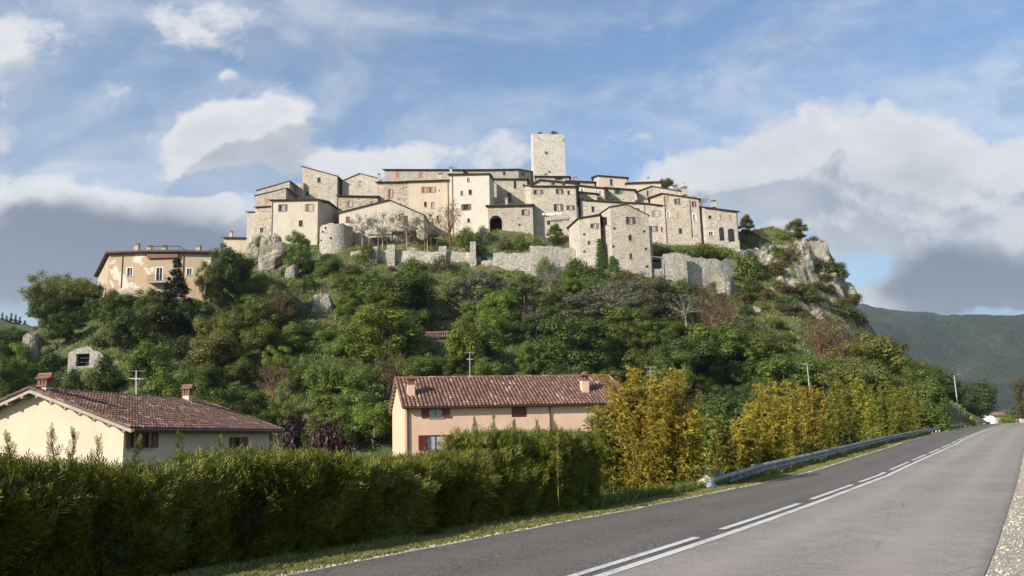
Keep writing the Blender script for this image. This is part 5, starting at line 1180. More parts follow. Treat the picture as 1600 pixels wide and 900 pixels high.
# named plants first
NP = [
 ('bush', 'dark', 84, 548, 578, 46, None, 'dark shrub between the left crag and the ruin'),
 ('bushb', 'mid', 60, 566, 592, 50, None, 'green shrub at the foot of the left crag'),
 ('bush', 'ivy', 166, 548, 592, 40, 104, 'ivy mound smothering the right end of the ruin'),
 ('bushb', 'dark', 112, 574, 596, 44, 103, 'dark brush in front of the ruin, left one'),
 ('bushb', 'mid', 142, 577, 598, 44, 103, 'green brush in front of the ruin, right one'),
 ('bush', 'mid', 36, 530, 560, 22, 110, 'small shrub on the left flank of the left crag'),
 ('spread', 'yellowgreen', 86, 421, 512, 116, None, 'wide domed yellow-green tree standing left of the ochre villa'),
 ('cone', 'conifer', 272, 402, 530, 84, 116, 'tall pointed dark conifer in front of the ochre villa'),
 ('round', 'dark', 190, 444, 508, 74, None, 'dense dark tree at the left foot of the ochre villa'),
 ('tall', 'dark', 346, 366, 470, 60, 121, 'dark upright tree between the ochre villa and the cliff'),
 ('vase', 'yellowgreen', 322, 396, 480, 44, 119, 'thin tree in front of the right corner of the ochre villa'),
 ('round', 'dark', 372, 372, 460, 56, 126, 'dark bushy tree beside the pale cliff on its left'),
 ('roundb', 'mid', 466, 352, 430, 58, 147, 'leafy green tree climbing in front of the cream plastered house'),
 ('round', 'mid', 516, 390, 446, 66, 146, 'green round tree below the round bastion'),
 ('bushb', 'mid', 575, 376, 410, 38, 149, 'leafy bush at the right foot of the bastion'),
 ('bush', 'mid', 406, 364, 388, 18, 151, 'single green bush on the ledge of the left cliff'),
 ('round', 'dark', 626, 410, 500, 130, None, 'big dark rounded tree under the terrace wall'),
 ('roundb', 'bright', 590, 470, 585, 160, None, 'huge fresh green tree in the middle of the slope, right of the isolated crag'),
 ('round', 'bright', 735, 474, 592, 84, None, 'bright green rounded tree just behind the pink house ridge'),
 ('bare', 'brown', 610, 535, 640, 70, 98, 'nearly bare multi-stemmed tree behind the left end of the pink house'),
 ('roundb', 'mid', 555, 600, 668, 110, 93, 'green bushy tree left of the pink house gable'),
 ('vase', 'mid', 505, 520, 640, 90, 99, 'open green tree left of the bare multi-stemmed tree'),
 ('bare', 'rust', 435, 445, 535, 70, None, 'russet budding tree below the thin limestone rib'),
 ('bare', 'rust', 425, 560, 640, 70, None, 'russet budding tree low on the slope behind the yellow house'),
 ('roundb', 'olive', 800, 430, 505, 80, None, 'grey-green tree below the two-step retaining wall'),
 ('roundb', 'olive', 925, 450, 530, 110, None, 'wide grey-green tree below the tall corner house'),
 ('round', 'olive', 905, 500, 560, 70, None, 'grey-green tree in the middle above the pink house right end'),
 ('sparse', 'olive', 860, 400, 470, 50, None, 'thin grey tree in front of the railing wall'),
 ('round', 'dark', 1085, 508, 605, 120, None, 'large dark green tree low on the slope behind the tall bamboo'),
 ('bare', 'rust', 1135, 480, 570, 80, None, 'russet budding tree in the middle of the right slope'),
 ('round', 'mid', 1010, 530, 600, 84, None, 'green tree behind the tall bamboo on its left'),
 ('round', 'mid', 1255, 430, 490, 74, 156, 'big green shrub-like tree clinging to the middle of the right crag'),
 ('bush', 'dark', 1299, 404, 442, 52, 165, 'dark dome-shaped bush near the top right of the crag'),
 ('bush', 'dark', 1335, 455, 478, 24, 166, 'small dark bush below the dome-shaped one on the crag edge'),
 ('bush', 'dark', 1305, 476, 512, 66, 160, 'wide dark bush low on the right of the crag'),
 ('bush', 'dark', 1342, 484, 512, 32, 163, 'dark bush at the very right foot of the crag'),
 ('bush', 'mid', 1168, 393, 446, 56, 155, 'green bush in front of the rampart wall'),
 ('bushb', 'rust', 1205, 410, 440, 50, 159, 'russet bush on the rock under the rampart wall'),
 ('bushb', 'rust', 1240, 378, 410, 40, 163, 'russet creeper hanging over the rampart middle'),
 ('roundb', 'yellowgreen', 1245, 338, 380, 46, 170, 'lone pale green tree on top of the right crag'),
 ('bushb', 'brown', 1270, 369, 382, 40, 168, 'low brown bush along the crag top right of the lone tree'),
 ('roundb', 'brown', 1168, 330, 378, 36, 168, 'brown-green tree right behind the rightmost house'),
 ('bushb', 'rust', 1205, 352, 374, 34, 172, 'small russet bush left of the lone tree on the crag'),
 ('bush', 'olive', 1186, 356, 376, 26, 167, 'grey-green bush between the rightmost house and the lone tree'),
 ('bushb', 'mid', 1222, 362, 380, 34, 167, 'green bush at the left foot of the lone tree'),
 ('round', 'dark', 1042, 271, 300, 26, 186, 'dark tree top above the cream top-row house'),
 ('sparse', 'mid', 1062, 282, 310, 34, 184, 'thin tree top behind the chimney of the half-gabled house'),
 ('sparse', 'olive', 1092, 300, 330, 34, 182, 'thin grey tree top above the rightmost house roof'),
 ('bushb', 'olive', 865, 203.5, 212, 15, 190, 'grey weeds growing on the tower top, right tuft'),
 ('bushb', 'olive', 845, 206, 211.5, 14, 190, 'small grey weeds on the tower top, left tuft'),
 ('sparse', 'olive', 566, 322, 388, 46, 154, 'olive tree on the terrace, leftmost of the row'),
 ('sparse', 'olive', 598, 318, 390, 50, 153, 'olive tree on the terrace, second from the left'),
 ('sparse', 'olive', 636, 316, 390, 52, 153, 'olive tree on the terrace in front of the white porch'),
 ('sparse', 'olive', 668, 318, 390, 50, 153, 'olive tree on the terrace right of the porch'),
 ('bare', 'brown', 703, 304, 391, 54, 153, 'bare pale-branched tree in front of the tall pale house'),
 ('bushb', 'mid', 728, 352, 386, 36, 153, 'leafy bush at the foot of the tall pale house'),
 ('bushb', 'olive', 755, 350, 376, 30, 155, 'grey leafy bush left of the barn arch'),
 ('bush', 'dark', 742, 374, 402, 40, 152, 'dark bush behind the free-standing pillar'),
 ('bush', 'rust', 788, 370, 386, 24, 154, 'red-brown bush right of the barn arch'),
 ('bushb', 'mid', 812, 364, 384, 28, 154, 'green bush under the small hole in the barn wall'),
 ('roundb', 'mid', 868, 345, 386, 36, 154, 'leafy tree in front of the washing line house'),
 ('bushb', 'mid', 840, 368, 386, 26, 153, 'small green bush left of the leafy tree by the railing'),
 ('bush', 'ivy', 898, 398, 436, 34, 145, 'ivy mound at the left foot of the tall corner house'),
 ('bush', 'ivy', 925, 408, 452, 60, 143, 'green shrub mass below the corner house ivy'),
 ('bushb', 'rust', 975, 420, 448, 44, 143, 'brownish creeper at the foot of the tall corner house'),
 ('bush', 'mid', 1070, 380, 402, 46, 153, 'green bush on the grassy terrace, leftmost'),
 ('bush', 'mid', 1104, 376, 400, 50, 154, 'green bush on the grassy terrace, middle'),
 ('bush', 'bright', 1136, 380, 402, 44, 156, 'green bush on the grassy terrace, rightmost'),
 ('bush', 'mid', 1042, 385, 400, 36, 152, 'low green bush beside the pergola roof'),
 ('bushb', 'mid', 1165, 370, 385, 22, 163, 'small bush beside the downpipe of the rightmost house'),
 ('bushb', 'bright', 850, 398, 432, 34, 147, 'fresh green bush in front of the railing wall'),
 ('bushb', 'mid', 645, 400, 424, 44, 147, 'green bush against the terrace wall, left one'),
 ('bushb', 'olive', 690, 398, 424, 46, 147, 'grey-green bush against the terrace wall, right one'),
 ('roundb', 'yellowgreen', 1385, 512, 640, 130, 118, 'large yellow-green tree behind the yellow bamboos'),
 ('roundb', 'yellowgreen', 1330, 560, 650, 90, 104, 'smaller yellow-green tree left of the large yellow-green one'),
 ('round', 'mid', 1445, 570, 662, 80, 105, 'green tree behind the last bamboos'),
 ('round', 'dark', 1470, 552, 664, 90, 150, 'tall dark tree behind the lamp post'),
 ('round', 'dark', 1520, 576, 664, 84, 235, 'dark tree right of the lamp post'),
 ('roundb', 'mid', 1518, 628, 664, 56, 215, 'low green tree at the end of the guardrail'),
 ('bush', 'bright', 1575, 648, 664, 30, 180, 'low bright bush beside the far white house'),
 ('roundb', 'brown', 1608, 586, 664, 44, 210, 'greyish tree cut by the right edge of the picture'),
 ('round', 'olive', 1592, 628, 664, 40, 230, 'hazy low tree beside the right edge beyond the crest'),
 ('bush', 'purple', 462, 645, 706, 70, 66, 'dark purple-leaved bush between the yellow and pink houses, left part'),
 ('bush', 'purple', 515, 650, 706, 80, 66, 'dark purple-leaved bush between the yellow and pink houses, right part'),
 ('bushb', 'olive', 430, 672, 705, 44, 58, 'grey-green bush at the right end of the yellow house'),
 ('round', 'bright', 585, 616, 680, 70, 88, 'light green tree touching the pink house gable'),
]
for a in NP: plant(*a[:7], label=a[7])
for k, (px, y) in enumerate([(2, 486), (9, 491), (16, 487), (23, 489), (30, 493), (-8, 488), (38, 499)]):
    D = 415; p = W(px, 514, D); put('cypress', 'conifer', p, (514 - y) * D / F, 1.5, 'slim black cypress on the far left ridge, %s' % ['second from the left', 'third from the left', 'fourth from the left', 'fifth from the left', 'second from the right', 'leftmost', 'rightmost'][k], group='cypresses on the far left ridge')
# woodland fill
ZN = [(40, 600, 'dark mid'), (150, 600, 'mid mid dark'), (250, 560, 'dark mid mid'), (180, 500, 'dark'), (100, 520, 'dark mid'), (380, 480, 'mid bright dark'), (350, 580, 'mid yellowgreen'), (400, 540, 'mid'), (460, 500, 'brown dark'), (470, 590, 'mid bright'), (540, 540, 'bright mid'), (640, 440, 'dark'), (560, 450, 'mid brown'),
      (600, 560, 'bright mid'), (700, 470, 'mid olive'), (680, 560, 'mid dark'), (760, 540, 'mid bright'), (820, 450, 'olive'), (850, 560, 'mid dark'), (830, 500, 'olive mid'), (900, 450, 'mid bright'), (960, 480, 'olive'), (960, 560, 'mid'), (1030, 500, 'mid olive'), (1070, 560, 'dark mid'), (1140, 530, 'rust brown'), (1150, 590, 'mid dark'),
      (1000, 460, 'mid brown'), (1230, 590, 'mid'), (1300, 560, 'mid yellowgreen rust'), (1400, 600, 'yellowgreen mid'), (1250, 470, 'dark mid rust'), (1450, 640, 'dark mid')]
def openness(px, py):
    """grassy or rocky places that stay clear of trees: 1 open, 0 wooded"""
    o = 0
    for cx, cy, rx, ry in ((1215, 520, 75, 60), (1120, 465, 90, 28), (1060, 480, 60, 20), (600, 446, 55, 28), (1000, 600, 30, 16), (830, 505, 50, 20), (505, 470, 22, 40), (50, 548, 26, 30), (130, 560, 40, 22), (420, 410, 40, 36), (1320, 470, 60, 80), (1230, 430, 90, 60), (1180, 410, 60, 40)):
        if ((px - cx) / rx) ** 2 + ((py - cy) / ry) ** 2 < 1: o = 1
    return o
pts = []
rr_ = random.Random(5); tries = 0
while tries < 16000 and len(pts) < 330:
    tries += 1; y = rr_.uniform(93, 157); x = rr_.uniform(-92, 84)
    if any((x - a) ** 2 + (y - b) ** 2 < 3.9 ** 2 for a, b in pts): continue
    z = zg(x, y)
    if z < -1.4 and y > 96 and abs(x) > 70: continue
    px, py = topx(x, y, z)
    if px < -60 or px > 1450 or py < 415 or (px < 340 and py < 478) or (px < 1150 and py < 424) or openness(px, py): continue
    if 157 < px < 330 and y > 118 : continue
    pts.append((x, y)); POS = px
    zn = min(ZN, key=lambda q: ((q[0] - px) / 1.3) ** 2 + (q[1] - py) ** 2); mt = rr_.choice(zn[2].split())
    up = py < 470
    if mt in ('rust', 'brown'): key = rr_.choice(['bare', 'bare', 'bush'])
    elif mt == 'olive': key = rr_.choice(['round', 'roundb', 'sparse', 'bush'])
    else: key = rr_.choice(['round', 'roundb', 'tall' if mt != 'olive' else 'round', 'vase', 'round', 'bush'])
    if up: key = rr_.choice(['bush', 'bushb']) if mt != 'rust' else 'bushb'
    if (key, mt) not in PROTO: key = {'bare': 'bushb', 'sparse': 'round', 'tall': 'round', 'vase': 'roundb', 'roundb': 'round', 'round': 'roundb'}.get(key, 'bush')
    if (key, mt) not in PROTO: key = 'bush'
    b = key.startswith('bush'); h = rr_.uniform(2.0, 3.2) if b else rr_.choice([rr_.uniform(4.2, 6.2), rr_.uniform(5.5, 8.0), rr_.uniform(7.2, 9.4)]); r = rr_.uniform(2.0, 3.2) if b else h * rr_.uniform(.40, .58)
    if up: h *= .85; r *= .9
    # keep the skyline and the landmarks of the slope in view
    lim = float(np.interp(px, [0, 34, 44, 140, 160, 320, 335, 540, 560, 1140, 1180, 1330, 1350, 1450], [508, 506, 434, 428, 446, 446, 402, 402, 416, 424, 475, 490, 520, 570]))
    htop = CAMZ + ray(px, lim)[1] * y - z + .3
    h = min(h, htop); rpx = r * F / y; tpx = topx(x, y, z + h)[1]
    if h < 2.2: continue
    for a_, b_, c_, d_, dd_ in ((104, 540, 166, 578, 107), (484, 462, 526, 508, 131), (36, 524, 72, 566, 112), (155, 396, 325, 448, 124), (672, 518, 698, 540, 118)):
        if px + rpx * .7 > a_ and px - rpx * .7 < c_ and tpx < d_ and py > b_ and y < dd_: h = min(h, CAMZ + ray(px, d_)[1] * y - z + .3); r = min(r, max(1.6, h * .8))
    if h < 1.3: continue
    if h < 2.4: key = rr_.choice(['bush', 'bushb']); mt = mt if (key, mt) in PROTO else 'mid'; b = True
    if b and h < 2.6: r = min(r, 2.4)
    put(key, mt, (x, y, z - .3), h, r)
# low brush in the open places
tries = 0; nb = 0
while tries < 6000 and nb < 125:
    tries += 1; px = rr_.uniform(560, 1350); py = rr_.uniform(400, 600)
    if not openness(px, py): continue
    D = hit(px, py, 100, 175)
    if D is None: continue
    p = W(px, py, D); mt = rr_.choice(['mid', 'yellowgreen', 'olive', 'brown', 'dark', 'rust', 'mid']); s = rr_.uniform(.5, 1.3) if px < 1140 else rr_.uniform(.7, 2.0); nb += 1
    put(rr_.choice(['bush', 'bushb']), mt, (p.x, p.y, zg(p.x, p.y) - .1), 1.1 * s, 1.1 * s)
# labels: everything that would read the same is told apart by its order from the left
groups = {}
for e in PLACED: groups.setdefault(e[1] or e[2], []).append(e)
ORD = ['', 'second', 'third', 'fourth', 'fifth', 'sixth', 'seventh', 'eighth', 'ninth', 'tenth']
for lab, es in groups.items():
    es.sort(key=lambda e: e[3]); n = len(es)
    for k, e in enumerate(es):
        l = lab
        if n > 1: l += ', leftmost' if k == 0 else (', rightmost' if k == n - 1 else ', %s from left' % ORD[min(k, 9)])
        e[0]['label'] = l
        if e[1] is None or n > 1 or 'cypress' in lab: e[0]['group'] = e[4]

# grass on the open slopes, one mass
def grass_mass(name, P, hgt, wid, mat, seed, label, lean=.35, droop=True):
    r = np.random.default_rng(seed); n = len(P); a = r.random(n) * 6.283; h = hgt * (.5 + r.random(n)) if np.isscalar(hgt) else hgt
    w = wid * (.7 + .6 * r.random(n)); d = np.stack([np.cos(a), np.sin(a), np.zeros(n)], 1); l = r.normal(size=(n, 2)) * lean
    tip = P + np.stack([l[:, 0] * h, l[:, 1] * h, h], 1); mid = P + np.stack([l[:, 0] * h * .35, l[:, 1] * h * .35, h * .6], 1)
    V = np.stack([P - d * w[:, None] / 2, P + d * w[:, None] / 2, mid + d * w[:, None] * .35, tip], 1).reshape(-1, 3); Q = np.arange(4 * n).reshape(-1, 4)
    o = link(name, quads_mesh(name, V, Q, mat)); return tag(o, label, 'grass', kind='stuff')
gp = []
r2 = np.random.default_rng(3)
X = r2.uniform(-60, 82, 90000); Y = r2.uniform(97, 172, 90000); Z = zground(X, Y)
dd = [topx(a, b, c) for a, b, c in zip(X, Y, Z)]; keep = np.array([(c > -1) for c in Z])
P = np.stack([X, Y, Z - .05], 1)[keep]
grass_mass('hillside_grass', P, .45, .14, L_['grass'], 4, 'rough grass covering the open parts of the slope', .4)

def undergrowth():
    r = np.random.default_rng(9); n = 4200; X = r.uniform(-98, 86, n * 2); Y = r.uniform(94, 158, n * 2); Z = zground(X, Y)
    keep = []
    for a, b, c in zip(X, Y, Z):
        px, py = topx(a, b, c); lim = 425 if px > 340 else 480
        if -60 < px < 1480 and py > lim and not (openness(px, py) and r.random() < .8) and c > -1.6: keep.append((a, b, c))
    keep = np.array(keep[:n]); m = len(keep); k = 42; rad = r.uniform(.5, 1.3, m); D = unit(m * k, r); D[:, 2] = abs(D[:, 2]); idx = np.repeat(np.arange(m), k)
    P = keep[idx] + D * (rad[idx] * r.random(m * k) ** .4)[:, None] * np.array([1, 1, .75]); N_ = D * .6 + unit(m * k, r) * .7 + np.array([0, 0, .3]); N_ /= np.linalg.norm(N_, axis=1, keepdims=True)
    V, Q = leaf_quads(P, N_, r, .24, .6); ms_ = ['mid', 'dark', 'olive', 'yellowgreen', 'bright', 'brown']; me = quads_mesh('undergrowth', V, Q, None)
    for q in ms_: me.materials.append(L_[q])
    me.polygons.foreach_set('material_index', r.choice(6, m, p=[.36, .26, .1, .14, .08, .06])[idx].astype(np.int32)); tag(link('undergrowth', me), 'tangled undergrowth filling the gaps between the hillside trees', 'undergrowth', kind='stuff')
undergrowth()

# ivy on the corner house
def ivy(px, y0, y1, w, D, label):
    r = np.random.default_rng(int(px)); n = 1500; a, b = W(px, y0, D), W(px, y1, D); f = r.random(n); P = np.stack([a.x + (r.normal(size=n) * .35 * (w * (.45 + .8 * f))), a.y - .12 - r.random(n) * .3, a.z + (b.z - a.z) * f], 1)
    N_ = unit(n, r) * .6 + np.array([0, -1, .3]); N_ /= np.linalg.norm(N_, axis=1, keepdims=True); V, Q = leaf_quads(P - np.array(b), N_, r, .22, .8)
    o = link('ivy', quads_mesh('ivy', V, Q, L_['ivy'])); o.location = b; tag(o, label, 'climbing plant')
ivy(936.5, 374, 418, 1.0, 147.0, 'ivy climbing the joint between the two halves of the corner house')
ivy(956, 401, 424, .9, 145.7, 'smaller ivy patch at the foot of the corner house front')

# ------------------------------------------------------------------ roadside: hedge, bamboo, grass, guardrail, lamps
def s_at_px(px, off):
    ss = np.arange(-8, 200, .1); best = min(ss, key=lambda s: abs(topx(*rp(s, off + float(np.interp(s, S, OL))))[0] - px) if rp(s, off + float(np.interp(s, S, OL)))[1] > 1 else 1e9)
    return float(best)
def at_off(px, off):
    s = s_at_px(px, off); return rp(s, float(np.interp(s, S, OL)) + off, -.5)
def conifer_hedge(name, label, s0, s1, off0, off1, top, dens, seed, zfoot=-.55):
    r = np.random.default_rng(seed); OLf = lambda s: np.interp(s, S, OL)
    Ls = s1 - s0; hgt = top - zfoot; nf = int(Ls * hgt * dens); nt_ = int(Ls * (off1 - off0) * dens); nb_ = int(Ls * hgt * dens * .25); ne = int((off1 - off0) * hgt * dens)
    def lump(s, z): return vnoise(s * 1.0 + 50, z + 50, .8, seed) * .42 + vnoise(s + 90, z + 20, .3, seed + 1) * .45
    def topn(s): return top + .30 * np.clip((7 - s) / 8, 0, 1) * (seed == 5) - .13 * np.clip((s - 9.5) / 1.5, 0, 1) * (seed == 5) + vnoise(s + 10, s * 0 + 5, 1.1, seed + 2) * .18 + vnoise(s + 30, s * 0 + 8, .35, seed + 3) * .16
    out = []
    # front, top, back, ends: position (s, off, z) and outward direction in (along, across, up)
    s = s0 + r.random(nf) * Ls; z = zfoot + r.random(nf) * (topn(s) - zfoot); rnd = np.clip((z - (topn(s) - .45)) / .45, 0, 1)
    out.append((s, off0 - lump(s, z) + rnd ** 2 * .45 + r.random(nf) * .12, z, np.tile([.25, -.75, .7], (nf, 1))))
    s = s0 + r.random(nt_) * Ls; o = off0 + r.random(nt_) * (off1 - off0); e = np.minimum(o - off0, off1 - o); out.append((s, o, topn(s) - np.clip(.3 - e, 0, .3) ** 2 * 3 - r.random(nt_) * .15, np.tile([.15, -.1, 1.], (nt_, 1))))
    s = s0 + r.random(nb_) * Ls; z = zfoot + r.random(nb_) * hgt; out.append((s, off1 - .05 + r.random(nb_) * .1, z, np.tile([.0, .8, .6], (nb_, 1))))
    o = off0 + r.random(ne) * (off1 - off0); z = zfoot + r.random(ne) * hgt; out.append((s1 - .05 + lump(o, z) * .6, o, z, np.tile([.8, 0, .6], (ne, 1))))
    s, o, z, dv = [np.concatenate([q[k] for q in out]) for k in range(4)]
    # some plumes stick out of the top
    kp = (vnoise(s + 13, z + 31 + o, .42, seed + 6) + .5 * vnoise(s + 3, z + 1 + o, .17, seed + 7)) > -.46 - .3 * (z > top - .4); s, o, z, dv = s[kp], o[kp], z[kp], dv[kp]
    n = len(s); P = np.stack([np.interp(s, S, RX) + np.interp(s, S, NX) * (OLf(s) + o), np.interp(s, S, RY) + np.interp(s, S, NY) * (OLf(s) + o), z], 1)
    nx, ny = np.interp(s, S, NX), np.interp(s, S, NY); A = np.stack([ny, -nx, 0 * nx], 1); C = np.stack([nx, ny, 0 * nx], 1)
    D = A * dv[:, :1] + C * dv[:, 1:2] + np.array([0, 0, 1.]) * dv[:, 2:]; D += unit(n, r) * .38; sw = vnoise(s + 7, z + 17, .5, seed + 8)[:, None]; D += A * sw * 1.6 + np.array([0, 0, 1.]) * vnoise(s + 27, z + 7, .4, seed + 9)[:, None] * 1.2; D /= np.linalg.norm(D, axis=1, keepdims=True)
    Lg = (.13 + .22 * r.random(n) ** 2 + .06); 
    U = np.cross(D, unit(n, r)); U /= np.linalg.norm(U, axis=1, keepdims=True); Nn = np.cross(D, U); Vs = []
    K = 11
    for k in range(K):
        f = (k + .5) / K; side = 1 if k % 2 else -1; ll = (Lg * (.62 - .42 * f))[:, None]; dr = D * .72 + U * side * .62 + Nn * (r.random((n, 1)) - .5) * .4
        if k == K - 1: dr = D
        b = P + D * (Lg * f * .8)[:, None] + Nn * ((f ** 2) * -.03); e = b + dr * ll; w = U * .5 * .020 if False else np.cross(dr, Nn) * .0085
        Vs.append(np.stack([b, b + dr * ll * .45 + w, e, b + dr * ll * .45 - w], 1))
    V = np.stack(Vs, 1).reshape(-1, 3); Q = np.arange(len(V)).reshape(-1, 4); org = np.array(rp((s0 + s1) / 2, float(OLf((s0 + s1) / 2)) + (off0 + off1) / 2)); org[2] = zfoot
    root = empty(name, Vector(org.tolist()), label, 'hedge')
    link('foliage', quads_mesh('foliage', V - org, Q, L_['hedge']), root); print('hedge quads', len(Q))
    # solid core in near-black green, standing for the shade between the sprays
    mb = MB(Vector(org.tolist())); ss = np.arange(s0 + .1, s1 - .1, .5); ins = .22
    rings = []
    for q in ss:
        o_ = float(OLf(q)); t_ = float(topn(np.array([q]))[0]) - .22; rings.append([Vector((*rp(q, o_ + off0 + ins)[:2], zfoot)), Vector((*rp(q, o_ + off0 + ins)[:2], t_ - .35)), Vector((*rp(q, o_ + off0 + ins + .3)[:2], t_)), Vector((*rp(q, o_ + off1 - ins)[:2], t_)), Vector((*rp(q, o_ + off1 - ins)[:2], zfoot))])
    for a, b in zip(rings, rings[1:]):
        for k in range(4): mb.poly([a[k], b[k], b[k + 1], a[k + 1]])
    mb.poly(rings[0]); mb.poly(rings[-1][::-1]); mb.build('shade_core', M['inner'], root)
    return root
M['inner'] = mat_plain('shade_core', (.020, .026, .008), .95, .4, 9, 0, .05)  # dark green stands in for shade deep in the hedge
sA = s_at_px(795, 1.5); sB = s_at_px(928, 1.5); print('hedge s', sA, sB)
conifer_hedge('conifer_hedge', 'long clipped golden-green conifer hedge along the verge', -6, sA, 1.45, 3.3, 1.22, 430, 5)
conifer_hedge('conifer_hedge', 'taller right end of the conifer hedge in front of the pink house', sA, sB, 1.35, 3.3, 1.50, 430, 6)
def plume(px, ytop, off, zb, label, seed, key='hedge'):
    """a loose young conifer shoot: a leaning leader with feathery side sprays"""
    r = np.random.default_rng(seed); q = at_off(px, off); p = W(px, ytop, q[1]); H_ = max(.35, p.z - zb); out = []; lx, ly = r.normal(size=2) * .10
    def spray(b, d, L, k=9):
        u = np.cross(d, r.normal(size=3)); u /= np.linalg.norm(u); nn = np.cross(d, u)
        for j in range(k):
            f = (j + .3) / k; sd_ = 1 if j % 2 else -1; dr = d * .75 + u * sd_ * .6 + nn * r.normal() * .15; l = L * (.55 - .38 * f); o = b + d * L * f * .9; w = np.cross(dr, nn) * .0065
            out.extend([o, o + dr * l * .5 + w, o + dr * l, o + dr * l * .5 - w])
        w = u * .003; out.extend([b - w, b + w, b + d * L + w * .3, b + d * L - w * .3])
    for k in range(34):
        f = .12 + .88 * (k / 34); a = r.random() * 6.28; b = np.array([lx * f * f, ly * f * f, H_ * f * .93]); d = np.array([math.cos(a) * (.75 - .5 * f), math.sin(a) * (.75 - .5 * f), .8]); d /= np.linalg.norm(d); spray(b, d, (.24 - .14 * f) * (.6 + .7 * r.random()))
    V = np.array(out); Q = np.arange(len(V)).reshape(-1, 4); base = Vector((p.x, p.y, zb)); root = empty('conifer_shoot', base, label, 'plant', 'tall shoots rising out of the hedge')
    link('foliage', quads_mesh('foliage', V, Q, L_[key]), root); mb = MB(base); mb.tube([base, base + Vector((lx * .25, ly * .25, H_ * .5)), base + Vector((lx, ly, H_ * .95))], [.006, .004, .002], 4); mb.build('stem', M['wood'], root)
SH = [(30, 672, 8.6), (92, 662, 9.0), (118, 668, 9.1), (150, 678, 9.2), (205, 680, 9.6), (285, 672, 10.0), (345, 672, 10.4), (478, 676, 11.2), (742, 650, 15.5), (768, 645, 15.8), (800, 656, 15.9), (842, 655, 16.5), (872, 660, 17.0), (905, 668, 17.6)]
SHW = ['leftmost', 'second from the left', 'third from the left', 'fourth from the left', 'left of the yellow house corner', 'in front of the yellow house eave', 'in front of the tiled eave middle', 'near the purple bush', 'left of the pink wall windows', 'under the shuttered pink wall window left', 'under the shuttered pink wall window right', 'just left of the pink house downpipe', 'just right of the pink house downpipe', 'rightmost']
for k, (px, yt, D) in enumerate(SH): plume(px, yt, 2.1, 1.0 if k < 8 else 1.25, 'thin feathery shoot above the hedge, ' + SHW[k], 40 + k)

def bamboo(px, ytop, ybase, wpx, D, mat, label, seed, culms=26, leaves=5200, lsize=.13, single=False):
    r = np.random.default_rng(seed); b = W(px, ybase, D); H_ = (ybase - ytop) * D / F; Rw = wpx / 2 * D / F
    root = empty('bamboo', b, label, 'bamboo', 'yellow bamboos along the verge'); mb = MB(b); curves = []
    for k in range(culms):
        a = r.random() * 6.283; r0 = Rw * (.05 if single else .5) * math.sqrt(r.random()); hh = H_ * (.5 + .5 * r.random() ** 1.4) if k else H_; out_ = Rw * (.15 + .85 * r.random()) * (.2 if single else 1)
        p0 = np.array([math.cos(a) * r0, math.sin(a) * r0, 0]); p2 = np.array([math.cos(a) * out_, math.sin(a) * out_, hh]); p1 = np.array([math.cos(a) * (r0 + (out_ - r0) * .25), math.sin(a) * (r0 + (out_ - r0) * .25), hh * .62])
        cur = [((1 - t) ** 2) * p0 + 2 * t * (1 - t) * p1 + t * t * p2 for t in np.linspace(0, 1, 9)]; curves.append(cur)
        mb.tube([b + Vector(c.tolist()) for c in cur], [.0065 * (1 - .8 * t) + .002 for t in np.linspace(0, 1, 9)], 5)
    mb.build('culms', M['culm'], root)
    # leaves hang in tufts from side twigs
    nt_ = leaves // 9; V = []; P = []; T = []
    for k in range(nt_):
        c = curves[r.integers(len(curves))]; f = r.uniform(.0 if not single else .2, 1) ** .85 ; i = min(7, int(f * 8)); q = c[i] + (c[i + 1] - c[i]) * (f * 8 - i)
        a = r.random() * 6.283; l = (.08 + .5 * r.random()) * (1.1 - .6 * f) * (1 if not single else .7) * min(1, Rw); tw = q + np.array([math.cos(a) * l, math.sin(a) * l, l * r.uniform(.1, .8)])
        for j in range(9): P.append(q + (tw - q) * (.35 + .75 * j / 8) + r.normal(size=3) * .028); d = np.array([math.cos(a), math.sin(a), -.25]) + r.normal(size=3) * .42; T.append(d / np.linalg.norm(d))
    P = np.array(P); T = np.array(T); N_ = unit(len(P), r) + np.array([0, 0, .6]); N_ /= np.linalg.norm(N_, axis=1, keepdims=True)
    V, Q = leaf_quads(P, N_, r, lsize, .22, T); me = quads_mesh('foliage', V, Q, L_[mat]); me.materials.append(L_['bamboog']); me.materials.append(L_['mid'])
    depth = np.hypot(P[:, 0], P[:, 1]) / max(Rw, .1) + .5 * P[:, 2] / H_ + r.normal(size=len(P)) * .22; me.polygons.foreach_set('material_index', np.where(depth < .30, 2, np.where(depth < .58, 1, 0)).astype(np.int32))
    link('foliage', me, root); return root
M['culm'] = mat_plain('bamboo_culm', (.26, .21, .06), .5, .2, 6)
Db = at_off(1020, 2.5)[1]; print('Db', Db)
bamboo(1020, 582, 772, 150, Db, 'bamboo', 'big golden bamboo clump at the near end of the guardrail', 1, 60, 38000, .13)
bamboo(975, 625, 772, 110, Db + .4, 'bamboog', 'greener left half of the big bamboo clump', 2, 34, 24000, .13)
bamboo(1070, 628, 768, 90, Db - .2, 'bamboo', 'lower right lobe of the big golden bamboo clump', 3, 28, 20000, .13)
bamboo(872, 682, 790, 46, at_off(872, .95)[1], 'bamboo', 'small thin golden bamboo alone in front of the hedge', 4, 3, 420, .07, True)
bamboo(925, 642, 772, 70, Db, 'bamboog', 'wispy bamboo just right of the hedge end', 5, 10, 1500, .11)
